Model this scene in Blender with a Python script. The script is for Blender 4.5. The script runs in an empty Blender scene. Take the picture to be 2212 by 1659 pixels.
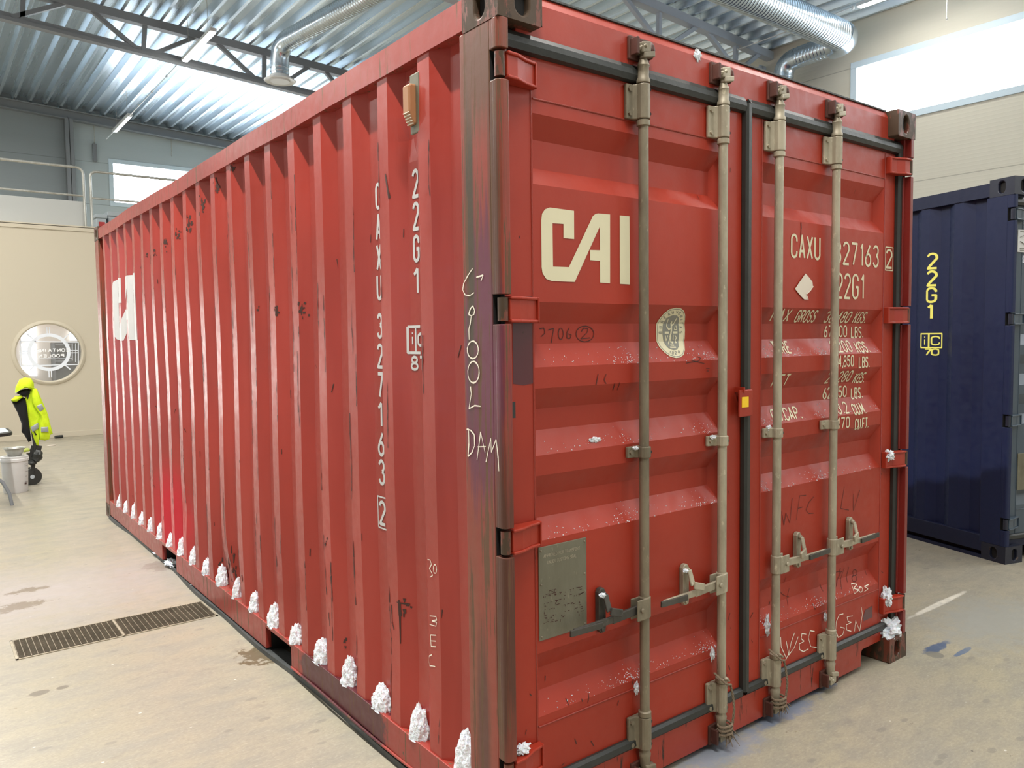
import bpy, bmesh, math, random
from mathutils import Vector, Matrix, noise
random.seed(7)
C = bpy.context.scene
PI = math.pi

# ---------------------------------------------------------------- camera
CAM = (-1.33826307, -1.78632138, 1.57248308)
YAW, PITCH, ROLL, FPX = 0.655106163, -0.0595718993, -0.0124416131, 1683.82775
def cam_axes():
    f = Vector((math.sin(YAW)*math.cos(PITCH), math.cos(YAW)*math.cos(PITCH), math.sin(PITCH)))
    rt = Vector((math.cos(YAW), -math.sin(YAW), 0)); up = rt.cross(f)
    return rt*math.cos(ROLL)+up*math.sin(ROLL), -rt*math.sin(ROLL)+up*math.cos(ROLL), f
RT, UP, FW = cam_axes()
cd = bpy.data.cameras.new('camera'); cam = bpy.data.objects.new('camera', cd); C.collection.objects.link(cam)
cd.sensor_width = 36; cd.lens = FPX/2212*36; cd.clip_start = .05; cd.clip_end = 200
cam.matrix_world = Matrix(((RT.x, UP.x, -FW.x, CAM[0]), (RT.y, UP.y, -FW.y, CAM[1]), (RT.z, UP.z, -FW.z, CAM[2]), (0, 0, 0, 1)))
C.camera = cam
def at(u, v, axis, c):            # where the sight line of a photo point meets the plane x/y/z = c
    d = FW + RT*((u-1106)/FPX) + UP*((829.5-v)/FPX)
    return Vector(CAM) + d*((c-CAM[axis])/d[axis])

# ---------------------------------------------------------------- world, lights, exposure
C.view_settings.view_transform = 'Standard'; C.view_settings.look = 'None'
C.view_settings.exposure = 0.24; C.view_settings.gamma = 1.0; C.view_settings.use_curve_mapping = False
try:
    C.cycles.use_denoising = True; C.cycles.max_bounces = 7; C.cycles.diffuse_bounces = 4; C.cycles.sample_clamp_indirect = 6
except Exception: pass
W = bpy.data.worlds.new('world'); C.world = W; W.use_nodes = True
W.node_tree.nodes['Background'].inputs[0].default_value = (.75, .86, 1, 1)
W.node_tree.nodes['Background'].inputs[1].default_value = .5
def zroof(x): return 6.53-.045*x
def area(name, loc, sx, sy, power, col=(1, .97, .92), rot=(0, 0, 0)):
    l = bpy.data.lights.new(name, 'AREA'); l.shape = 'RECTANGLE'; l.size = sx; l.size_y = sy; l.energy = power; l.color = col
    o = bpy.data.objects.new(name, l); o.location = loc; o.rotation_euler = rot; C.collection.objects.link(o); return o
LAMP_W = 46
LAMPROWS = {-4.5: (4.2, 9.4, 14.6), 2.17: (-6.2, -1.0, 4.2), 5.55: (-6.2, -1.0, 4.2, 9.4, 13.0), 8.9: (-6.2, -2.9)}  # far lamps here are unseen, added to lighten the gable wall
for lx, ys in LAMPROWS.items():
    for ly in ys:
        area('ceiling_lamp_light', (lx, ly+.73, 5.85), .07, 1.47, LAMP_W*(1.6 if ly < 0 else 1.0)*(1.8 if lx < -4 else 1))
for ly in (-3.0, -1.3, .4, 2.1, 3.8, 5.5, 7.2):          # the bright row left of the container
    area('ceiling_lamp_light', (-1.0, ly+.73, 5.85), .07, 1.60, 128 if ly < 3 else 96)
for ly in (10.5, 13.5):
    area('ceiling_lamp_light', (-1.15, ly, 5.85), .07, 1.5, 70)  # unseen lamps added to brighten the far wall
SKY = (.72, .86, 1)
DAY = [  # daylight in the hall's windows; left and near are unseen, added for bounce light: (wall, a0, a1, z0, z1, strength)
    ('right', -6.0, 4.38, 4.60, 5.48, 6.0), ('gable', 2.29, 8.3, 4.60, 5.52, 10.0),
    ('left', -1.0, 1.5, .1, 3.4, 1.6), ('left', 7.5, 10.5, .1, 3.4, 3.4), ('near', 2.5, 5.5, .1, 3.8, 1.6)]

# ---------------------------------------------------------------- materials
def mat(name, col, rough=.5, metal=0, spec=.5, emis=0, coat=0, bump=0, bscale=60, var=0, vscale=3):
    m = bpy.data.materials.new(name); m.use_nodes = True; nt = m.node_tree; b = nt.nodes['Principled BSDF']
    b.inputs['Base Color'].default_value = (*col, 1); b.inputs['Roughness'].default_value = rough
    b.inputs['Metallic'].default_value = metal; b.inputs['Specular IOR Level'].default_value = spec
    b.inputs['Coat Weight'].default_value = coat; b.inputs['Coat Roughness'].default_value = .25
    if emis: b.inputs['Emission Color'].default_value = (*col, 1); b.inputs['Emission Strength'].default_value = emis
    tc = nt.nodes.new('ShaderNodeTexCoord')
    if var:
        n = nt.nodes.new('ShaderNodeTexNoise'); n.inputs['Scale'].default_value = vscale; n.inputs['Detail'].default_value = 5
        nt.links.new(tc.outputs['Object'], n.inputs['Vector'])
        mx = nt.nodes.new('ShaderNodeMix'); mx.data_type = 'RGBA'
        mx.inputs['A'].default_value = (*[max(0, c*(1-var)) for c in col], 1); mx.inputs['B'].default_value = (*[min(1, c*(1+var)) for c in col], 1)
        nt.links.new(n.outputs['Fac'], mx.inputs['Factor']); nt.links.new(mx.outputs['Result'], b.inputs['Base Color'])
    if bump:
        n = nt.nodes.new('ShaderNodeTexNoise'); n.inputs['Scale'].default_value = bscale; n.inputs['Detail'].default_value = 4
        nt.links.new(tc.outputs['Object'], n.inputs['Vector'])
        bp = nt.nodes.new('ShaderNodeBump'); bp.inputs['Strength'].default_value = bump; bp.inputs['Distance'].default_value = .01
        nt.links.new(n.outputs['Fac'], bp.inputs['Height']); nt.links.new(bp.outputs['Normal'], b.inputs['Normal'])
    return m
class NT:
    def __init__(s, m): s.m = m; s.nt = m.node_tree; s.b = s.nt.nodes['Principled BSDF']; s.tc = s.nt.nodes.new('ShaderNodeTexCoord')
    def new(s, t, **k):
        n = s.nt.nodes.new(t)
        for a, v in k.items(): setattr(n, a, v)
        return n
    def link(s, a, b): s.nt.links.new(a, b)
    def mapped(s, scale=(1, 1, 1), loc=(0, 0, 0)):
        n = s.new('ShaderNodeMapping'); n.inputs['Scale'].default_value = scale; n.inputs['Location'].default_value = loc
        s.link(s.tc.outputs['Object'], n.inputs['Vector']); return n.outputs[0]
    def noise(s, vec, scale, detail=5, rough=.55):
        n = s.new('ShaderNodeTexNoise'); n.inputs['Scale'].default_value = scale; n.inputs['Detail'].default_value = detail; n.inputs['Roughness'].default_value = rough
        s.link(vec, n.inputs['Vector']); return n.outputs['Fac']
    def ramp(s, fac, a, b, lo=0, hi=1):
        n = s.new('ShaderNodeMapRange'); n.inputs['From Min'].default_value = a; n.inputs['From Max'].default_value = b
        n.inputs['To Min'].default_value = lo; n.inputs['To Max'].default_value = hi; s.link(fac, n.inputs['Value']); return n.outputs[0]
    def math(s, op, a, b=None):
        n = s.new('ShaderNodeMath', operation=op)
        for i, x in enumerate((a, b)):
            if x is None: continue
            if hasattr(x, 'links'): s.link(x, n.inputs[i])
            else: n.inputs[i].default_value = x
        return n.outputs[0]
    def mix(s, fac, a, b):
        n = s.new('ShaderNodeMix', data_type='RGBA')
        if hasattr(fac, 'links'): s.link(fac, n.inputs['Factor'])
        else: n.inputs['Factor'].default_value = fac
        for k, x in (('A', a), ('B', b)):
            if hasattr(x, 'links'): s.link(x, n.inputs[k])
            else: n.inputs[k].default_value = (*x, 1)
        return n.outputs['Result']
    def spot(s, c, r, nz=None, amt=.35, soft=.25):      # soft-edged patch of its own shape around point c
        n = s.new('ShaderNodeMapping', vector_type='POINT')
        n.inputs['Scale'].default_value = tuple(1/x for x in r); n.inputs['Location'].default_value = tuple(-a/x for a, x in zip(c, r))
        s.link(s.tc.outputs['Object'], n.inputs['Vector'])
        l = s.new('ShaderNodeVectorMath', operation='LENGTH'); s.link(n.outputs[0], l.inputs[0]); d = l.outputs['Value']
        if nz is not None: d = s.math('ADD', d, s.math('MULTIPLY', s.math('SUBTRACT', nz, .5), amt*4))
        return s.ramp(d, 1+soft, 1-soft, 0, 1)
    def bump(s, h, strength=.3, dist=.01):
        n = s.new('ShaderNodeBump'); n.inputs['Strength'].default_value = strength; n.inputs['Distance'].default_value = dist
        s.link(h, n.inputs['Height']); s.link(n.outputs['Normal'], s.b.inputs['Normal'])

def paint(name, col, wear=.0, rag=.12, rust=(.13, .07, .035), rough=.42, faded=None, spots=(), streak=(40, 40, 1.6), coat=.25):
    m = mat(name, col, rough, coat=coat); k = NT(m)
    big = k.noise(k.mapped(), 1.3, 3); fine = k.noise(k.mapped(), 22, 6)
    c = k.mix(k.ramp(big, .3, .7), tuple(x*.86 for x in col), tuple(min(1, x*1.14) for x in col))
    if faded: c = k.mix(k.ramp(k.noise(k.mapped((3, 3, .5)), 1.7, 4), .45, .7, 0, .55), c, faded)
    st = k.noise(k.mapped(streak), 1, 7, .7)
    for (cc, rr, colr, soft) in spots: c = k.mix(k.spot(cc, rr, st if rag > .2 else fine, rag, soft), c, colr)
    t = .78-.34*wear
    wr = k.ramp(st, t, t+.035)
    c = k.mix(wr, c, rust)
    ch = k.ramp(k.noise(k.mapped((1, 1, .6), (3, 1, 2)), 14, 8, .7), .76-.16*wear, .79-.16*wear)
    c = k.mix(ch, c, tuple(x*.55 for x in rust))
    k.link(c, k.b.inputs['Base Color'])
    k.link(k.math('ADD', k.ramp(fine, .3, .7, rough-.08, rough+.1), k.math('MULTIPLY', wr, .3)), k.b.inputs['Roughness'])
    k.bump(k.math('ADD', fine, k.math('MULTIPLY', wr, -1.5)), .12, .006)
    k.b.inputs['Specular IOR Level'].default_value = .38
    return m

RED = (.40, .050, .030)
M = {}
M['red_door'] = paint('red_door_paint', (.325, .027, .0105), .02, coat=.10, rough=.46)
M['red_side'] = paint('red_side_paint', (.32, .029, .0175), .12, faded=(.40, .055, .040), coat=.22, rough=.40,
    spots=[((.03, 3.83, .37), (.2, .42, .30), (.50, .006, .02), .45)])
M['red_rail'] = paint('red_rail_paint', (.29, .034, .023), .62, rough=.45, coat=.2,
    spots=[((0, 1.17, .1), (.2, .40, .2), (.075, .007, .012), .04)])
M['red_post'] = paint('worn_post_paint', (.25, .038, .022), .70, .45, rust=(.115, .056, .028), streak=(38, 38, 1.5), rough=.45, faded=(.17, .075, .042),
    spots=[((.0, .10, 1.50), (.1, .10, .42), (.125, .024, .046), .15), ((0, .155, 1.95), (.1, .022, .55), (.06, .038, .02), .3), ((0, .10, 2.36), (.2, .1, .16), (.12, .045, .022), .5), ((0, .03, 2.0), (.1, .025, .4), (.085, .03, .014), .3), ((.01, .02, .75), (.1, .03, .5), (.08, .025, .014), .3), ((0, .12, .35), (.1, .03, .3), (.10, .03, .02), .4)])
M['red_worn'] = paint('worn_corner_paint', (.14, .035, .019), .95, rust=(.058, .034, .018), streak=(18, 18, 5), rough=.5)
M['red_header'] = paint('red_header_paint', (.325, .034, .018), .05, coat=.12)
M['red_sill'] = paint('red_sill_paint', (.31, .028, .012), .5, rust=(.035, .014, .008), streak=(24, 24, 2.5))
M['maroon'] = mat('maroon_touch_up_paint', (.075, .006, .012), .35, coat=.4, var=.15, vscale=8)
M['weld'] = mat('red_weld_bead', (.27, .028, .016), .35, coat=.3, bump=.3)
M['flange'] = mat('dirty_grey_flange', (.055, .06, .06), .6, var=.4, vscale=9, bump=.3)
M['dark'] = mat('inside_shade_black', (.008, .007, .007), .8)  # black stands in for the shade inside holes, pockets and gaps
M['rubber'] = mat('black_door_rubber', (.022, .024, .022), .45, var=.35, vscale=12, bump=.15, bscale=30)
M['cream'] = mat('cream_lettering_paint', (.66, .61, .42), .5, var=.06, vscale=14)
M['white'] = mat('white_lettering_paint', (.60, .60, .59), .5, var=.05, vscale=20)
M['chalk'] = mat('chalk_line', (.85, .78, .66), .9)
M['marker'] = mat('black_marker_line', (.06, .018, .014), .8)
M['scrape'] = mat('dark_scrape', (.055, .022, .016), .8, var=.5, vscale=30)
M['yellow'] = mat('yellow_lettering_paint', (.80, .76, .15), .5)
M['snow'] = mat('snow', (.74, .77, .82), .75, bump=.8, bscale=90)
M['snow'].node_tree.nodes['Principled BSDF'].inputs['Subsurface Weight'].default_value = .15
def zinc(name, col, rough=.5, dark=(.09, .08, .055), metal=.35):
    m = mat(name, col, rough, metal=metal); k = NT(m)
    n1 = k.noise(k.mapped((1, 1, .35)), 9, 6, .65); n2 = k.noise(k.mapped((1, 1, .5), (4, 4, 4)), 60, 5)
    c = k.mix(k.ramp(n1, .4, .75, 0, .75), col, dark); c = k.mix(k.ramp(n2, .62, .7, 0, .5), c, tuple(min(1, x*1.6) for x in col))
    k.link(c, k.b.inputs['Base Color']); k.bump(n2, .2, .004); return m
M['zinc'] = zinc('weathered_galvanised_steel', (.235, .20, .14), .5, (.06, .05, .033))
M['zinc_light'] = zinc('pale_galvanised_steel', (.42, .375, .28), .5, (.13, .105, .07))
M['rustbrown'] = zinc('rusty_brown_steel', (.09, .03, .02), .6, (.03, .014, .01), .1)
M['steeldark'] = zinc('dark_steel', (.085, .08, .07), .45, (.03, .027, .022), .5)
M['plate'] = zinc('grey_aluminium_plate', (.17, .16, .115), .5, (.11, .10, .065), .3)
M['rope'] = mat('frayed_brown_rope', (.20, .15, .10), .95, bump=.6, bscale=150)
M['bv_grey'] = mat('grey_sticker_print', (.22, .22, .19), .5)
M['paper'] = mat('torn_paper', (.70, .62, .52), .8, var=.08)
M['tagyellow'] = mat('yellow_tag_sticker', (.85, .55, .01), .5)
M['vent'] = mat('beige_vent_plastic', (.36, .17, .075), .5, var=.08)
M['blue'] = paint('dark_blue_paint', (.005, .011, .048), .05, rust=(.10, .06, .03), rough=.5, coat=.0)
M['blue_rail'] = paint('dark_blue_rail_paint', (.005, .009, .034), .05, rust=(.10, .06, .03), rough=.5, coat=.0)
M['blue_cast'] = paint('dark_blue_corner_paint', (.010, .013, .028), .35, rust=(.16, .09, .04), streak=(14, 14, 9), rough=.42)
M['blue_door'] = mat('grey_blue_door_paint', (.045, .068, .095), .4, coat=.3, var=.1)
# building
M['galv'] = None
def galv():
    m = mat('galvanised_roof_deck', (.56, .63, .66), .28, metal=.8); k = NT(m)
    n = k.noise(k.mapped((7, .15, 1)), 2.2, 2, .5)
    k.link(k.mix(k.ramp(n, .2, .8), (.66, .76, .84), (.72, .82, .90)), k.b.inputs['Base Color'])
    k.link(k.ramp(n, .3, .7, .24, .32), k.b.inputs['Roughness'])
    k.bump(k.noise(k.mapped((6, .12, 6)), 3, 2), .03, .01); return m
M['galv'] = galv()
M['duct'] = mat('shiny_zinc_duct', (.55, .63, .70), .24, metal=.95, var=.12, vscale=9, bump=.05, bscale=12)
M['beam'] = mat('grey_painted_steel', (.21, .23, .25), .5, var=.08)
M['beam_light'] = mat('light_grey_painted_steel', (.42, .47, .53), .5)
def wallmat(name, col, lines=True, rough=.55):
    m = mat(name, col, rough); k = NT(m)
    if lines:
        sp = k.new('ShaderNodeSeparateXYZ'); k.link(k.tc.outputs['Object'], sp.inputs[0])
        fr = k.math('FRACT', k.math('MULTIPLY', k.math('SUBTRACT', sp.outputs['Z'], .06), 1/.9)); seam = k.ramp(k.math('ABSOLUTE', k.math('SUBTRACT', fr, .5)), .490, .495)
        fr2 = k.math('FRACT', k.math('MULTIPLY', sp.outputs['Z'], 20)); rib = k.ramp(k.math('ABSOLUTE', k.math('SUBTRACT', fr2, .5)), .3, .5)
        n = k.noise(k.mapped((.3, .3, 3)), 1.5, 3)
        c = k.mix(k.math('MULTIPLY', seam, .6), k.mix(k.ramp(n, .3, .7), tuple(x*.96 for x in col), col), tuple(x*.45 for x in col))
        k.link(c, k.b.inputs['Base Color']); k.bump(k.math('SUBTRACT', k.math('MULTIPLY', rib, .3), seam), .25, .006)
    return m
M['wall_right'] = wallmat('cream_sandwich_panel', (.64, .61, .51))
M['wall_gable'] = wallmat('pale_grey_sandwich_panel', (.46, .53, .55))
M['wall_grey'] = wallmat('grey_sandwich_panel', (.27, .31, .33))
M['office'] = wallmat('beige_office_wall', (.56, .50, .385), False)
M['office'].node_tree.nodes['Principled BSDF'].inputs['Roughness'].default_value = .6
M['board'] = wallmat('grey_parapet_board', (.46, .47, .45), False)
M['winframe'] = mat('pale_blue_window_frame', (.60, .72, .80), .4)
M['rail'] = zinc('galvanised_railing_tube', (.48, .48, .44), .4, (.25, .24, .2), .6)
def emat(name, col, s):
    m = bpy.data.materials.new(name); m.use_nodes = True; nt = m.node_tree; nt.nodes.remove(nt.nodes['Principled BSDF'])
    e = nt.nodes.new('ShaderNodeEmission'); e.inputs[0].default_value = (*col, 1); e.inputs[1].default_value = s
    nt.links.new(e.outputs[0], nt.nodes['Material Output'].inputs[0]); return m
M['lamp_on'] = emat('lit_lamp_diffuser', (1, .97, .9), 60)
M['lampbody'] = mat('white_lamp_housing', (.7, .72, .72), .4)
M['lamp_off'] = mat('pale_lamp_diffuser', (.75, .82, .86), .3)

def floor_mat():
    base = (.54, .49, .385)
    m = mat('sealed_concrete_floor', base, .34, spec=.5); k = NT(m)
    n1 = k.noise(k.mapped(), .55, 4); n2 = k.noise(k.mapped((1, 2.2, 1)), 3.5, 7, .68); n3 = k.noise(k.mapped((1.5, 6, 1)), 9, 6, .7)
    c = k.mix(k.ramp(n1, .3, .7), (.335, .305, .245), (.375, .335, .235))
    c = k.mix(k.ramp(n2, .42, .62, 0, .7), c, (.26, .245, .205))
    c = k.mix(k.ramp(n3, .55, .72, 0, .4), c, (.47, .44, .35))
    vo = k.new('ShaderNodeTexVoronoi'); vo.inputs['Scale'].default_value = 5.5; vo.inputs['Randomness'].default_value = 1
    k.link(k.mapped((1, 2, 1)), vo.inputs['Vector'])
    dk = k.math('MULTIPLY', k.ramp(vo.outputs['Distance'], .17, .13), k.ramp(k.noise(k.mapped((1, 1, 1), (9, 2, 0)), 1.1, 3), .46, .54))
    c = k.mix(k.math('MULTIPLY', dk, .5), c, (.19, .18, .155))
    vo2 = k.new('ShaderNodeTexVoronoi'); vo2.inputs['Scale'].default_value = 9
    k.link(k.mapped((1, 1.5, 1), (5, 5, 0)), vo2.inputs['Vector'])
    wt = k.math('MULTIPLY', k.ramp(vo2.outputs['Distance'], .07, .04), k.ramp(k.noise(k.mapped((1, 1, 1), (1, 7, 0)), 1.5, 3), .48, .56))
    c = k.mix(k.math('MULTIPLY', wt, .8), c, (.80, .78, .70))
    vo3 = k.new('ShaderNodeTexVoronoi'); vo3.inputs['Scale'].default_value = 7
    k.link(k.mapped((1, 1, 1), (2, 8, 0)), vo3.inputs['Vector'])
    bk = k.math('MULTIPLY', k.ramp(vo3.outputs['Distance'], .045, .03), k.ramp(k.noise(k.mapped((1, 1, 1), (4, 3, 0)), 1.7, 3), .52, .6))
    c = k.mix(bk, c, (.06, .05, .045))
    n4 = k.noise(k.mapped((1, 1, 1)), 16, 6, .7)
    n5 = k.noise(k.mapped((1.3, 2.6, 1), (3, 3, 0)), 42, 4, .75); c = k.mix(k.ramp(n5, .46, .62, 0, .38), c, (.22, .205, .17)); c = k.mix(k.ramp(n5, .42, .34, 0, .35), c, (.50, .47, .39))
    n6 = k.noise(k.mapped((1, 1.6, 1), (8, 1, 0)), 6, 8, .75); c = k.mix(k.ramp(n6, .58, .64, 0, .38), c, (.21, .195, .165))
    for (u, v, rx, ry, col, a, amt) in [
        (566, 1414, .10, .11, (.10, .07, .03), .10, 1.5), (345, 1222, .10, .13, (.14, .10, .06), .10, 1.6),
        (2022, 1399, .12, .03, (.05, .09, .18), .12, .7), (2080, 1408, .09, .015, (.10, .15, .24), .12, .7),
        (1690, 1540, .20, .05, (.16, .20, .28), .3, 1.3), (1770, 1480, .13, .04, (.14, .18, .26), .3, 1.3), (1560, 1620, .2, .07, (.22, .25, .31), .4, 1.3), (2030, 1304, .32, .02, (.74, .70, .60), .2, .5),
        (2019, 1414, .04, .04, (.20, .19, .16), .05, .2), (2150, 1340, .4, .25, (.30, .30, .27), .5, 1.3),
        (60, 1290, .8, .5, (.38, .345, .33), .9, .9), (1650, 1380, .15, .3, (.29, .275, .245), .5, 1.2), (85, 1497, .04, .03, (.16, .14, .11), .1, .4), (135, 1485, .025, .02, (.16, .14, .11), .1, .4), (40, 1310, .12, .08, (.2, .16, .12), .1, 1.7), (60, 1275, .10, .05, (.2, .16, .12), .1, 1.7)]:
        p = at(u, v, 2, 0)
        c = k.mix(k.math('MULTIPLY', k.spot((p.x, p.y, 0), (rx, ry, 1), n4, amt*.6, a), .85), c, col)
    k.link(c, k.b.inputs['Base Color']); k.link(k.ramp(n2, .3, .7, .26, .46), k.b.inputs['Roughness'])
    k.bump(n3, .06, .004); return m
M['floor'] = floor_mat()

# ---------------------------------------------------------------- mesh helpers
class MB:
    def __init__(s): s.v = []; s.f = []
    def add(s, vs, fs):
        o = len(s.v); s.v += [tuple(p) for p in vs]; s.f += [tuple(i+o for i in f) for f in fs]; return s
    def box(s, x0, x1, y0, y1, z0, z1):
        return s.add([(x, y, z) for z in (z0, z1) for y in (y0, y1) for x in (x0, x1)],
                     [(0, 2, 3, 1), (4, 5, 7, 6), (0, 1, 5, 4), (2, 6, 7, 3), (0, 4, 6, 2), (1, 3, 7, 5)])
    def obox(s, c, ax, ay, az):     # oriented box, half-axes
        c = Vector(c); ax, ay, az = Vector(ax), Vector(ay), Vector(az)
        return s.add([c+ax*i+ay*j+az*k for k in (-1, 1) for j in (-1, 1) for i in (-1, 1)],
                     [(0, 2, 3, 1), (4, 5, 7, 6), (0, 1, 5, 4), (2, 6, 7, 3), (0, 4, 6, 2), (1, 3, 7, 5)])
    def bar(s, a, b, w, h, upv=(0, 0, 1)):
        a, b = Vector(a), Vector(b); d = (b-a); L = d.length; d = d/L; u = Vector(upv); sd = d.cross(u)
        if sd.length < 1e-4: sd = d.cross(Vector((0, 1, 0)))
        sd.normalize(); u = sd.cross(d)
        return s.obox((a+b)/2, d*L/2, sd*w/2, u*h/2)
    def tube(s, pts, r, n=12, cap=True, closed=False):
        pts = [Vector(p) for p in pts]; rs = r if isinstance(r, (list, tuple)) else [r]*len(pts)
        rings = []; prev = None
        for i, p in enumerate(pts):
            if closed: t = pts[(i+1) % len(pts)]-pts[i-1]
            else: t = pts[min(i+1, len(pts)-1)]-pts[max(i-1, 0)]
            if t.length < 1e-9: t = Vector((0, 0, 1))
            t.normalize()
            if prev is None:
                a = Vector((0, 0, 1)) if abs(t.z) < .9 else Vector((1, 0, 0)); e = t.cross(a).normalized()
            else:
                e = prev-t*prev.dot(t); e.normalize()
            prev = e; g = t.cross(e)
            rings.append([p+(e*math.cos(2*PI*k/n)+g*math.sin(2*PI*k/n))*rs[i] for k in range(n)])
        vs = [q for R_ in rings for q in R_]; fs = []
        m = len(rings)
        for i in range(m if closed else m-1):
            j = (i+1) % m
            for k in range(n): fs.append((i*n+k, i*n+(k+1) % n, j*n+(k+1) % n, j*n+k))
        if cap and not closed: fs += [tuple(range(n))[::-1], tuple((m-1)*n+k for k in range(n))]
        return s.add(vs, fs)
    def lathe(s, c, prof, n=24, axis=2):     # prof: (radius, height) pairs
        c = Vector(c); vs = []; fs = []
        for r, h in prof:
            for k in range(n):
                a = 2*PI*k/n; p = (r*math.cos(a), r*math.sin(a), h)
                if axis == 1: p = (p[0], p[2], p[1])
                if axis == 0: p = (p[2], p[0], p[1])
                vs.append(c+Vector(p))
        for i in range(len(prof)-1):
            for k in range(n): fs.append((i*n+k, i*n+(k+1) % n, (i+1)*n+(k+1) % n, (i+1)*n+k))
        fs += [tuple(range(n))[::-1], tuple((len(prof)-1)*n+k for k in range(n))]
        return s.add(vs, fs)
    def prism(s, poly, axis, a, b):          # polygon in the two other axes, extruded along axis
        def P(p, t):
            return (t, p[0], p[1]) if axis == 0 else ((p[0], t, p[1]) if axis == 1 else (p[0], p[1], t))
        n = len(poly)
        return s.add([P(p, a) for p in poly]+[P(p, b) for p in poly],
                     [tuple(range(n))[::-1], tuple(range(n, 2*n))]+[(i, (i+1) % n, n+(i+1) % n, n+i) for i in range(n)])
    def blob(s, c, r, sub=3, amp=.2, fr=3, seed=0, flat=None):
        bm = bmesh.new(); bmesh.ops.create_icosphere(bm, subdivisions=sub, radius=1)
        vs = []
        for v in bm.verts:
            p = v.co.copy(); nz = noise.fractal(p*fr+Vector((seed*7.3, seed*1.7, seed)), 1, 2, 3)
            p = p*(1+amp*nz); q = Vector((p.x*r[0], p.y*r[1], p.z*r[2]))
            if flat is not None and q.z < flat: q.z = flat
            vs.append(Vector(c)+q)
        fs = [tuple(v.index for v in f.verts) for f in bm.faces]; bm.free()
        return s.add(vs, fs)
    def build(s, name, m, parent=None, smooth=False, bevel=0, off=(0, 0, 0)):
        me = bpy.data.meshes.new(name)
        me.from_pydata([(a-off[0], b-off[1], c-off[2]) for a, b, c in s.v], [], s.f)
        me.materials.append(M[m] if isinstance(m, str) else m)
        bm = bmesh.new(); bm.from_mesh(me); bmesh.ops.recalc_face_normals(bm, faces=bm.faces); bm.to_mesh(me); bm.free()
        o = bpy.data.objects.new(name, me); C.collection.objects.link(o)
        if parent is not None: o.parent = parent
        if smooth:
            for p in me.polygons: p.use_smooth = True
            try: me.set_sharp_from_angle(angle=math.radians(38))
            except Exception: pass
        if bevel:
            b = o.modifiers.new('bevel', 'BEVEL'); b.width = bevel; b.segments = 2; b.limit_method = 'ANGLE'; b.angle_limit = math.radians(40)
        return o
def tag(o, label, cat, group=None, kind=None):
    if label: o['label'] = label
    if cat: o['category'] = cat
    if group: o['group'] = group
    if kind: o['kind'] = kind
    return o
def struct(o): o['kind'] = 'structure'; return o
def thing(name, label, cat, loc=(0, 0, 0), rz=0, group=None):
    o = bpy.data.objects.new(name, None); o.empty_display_size = .1; o.location = loc; o.rotation_euler = (0, 0, rz)
    C.collection.objects.link(o); return tag(o, label, cat, group)

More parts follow.
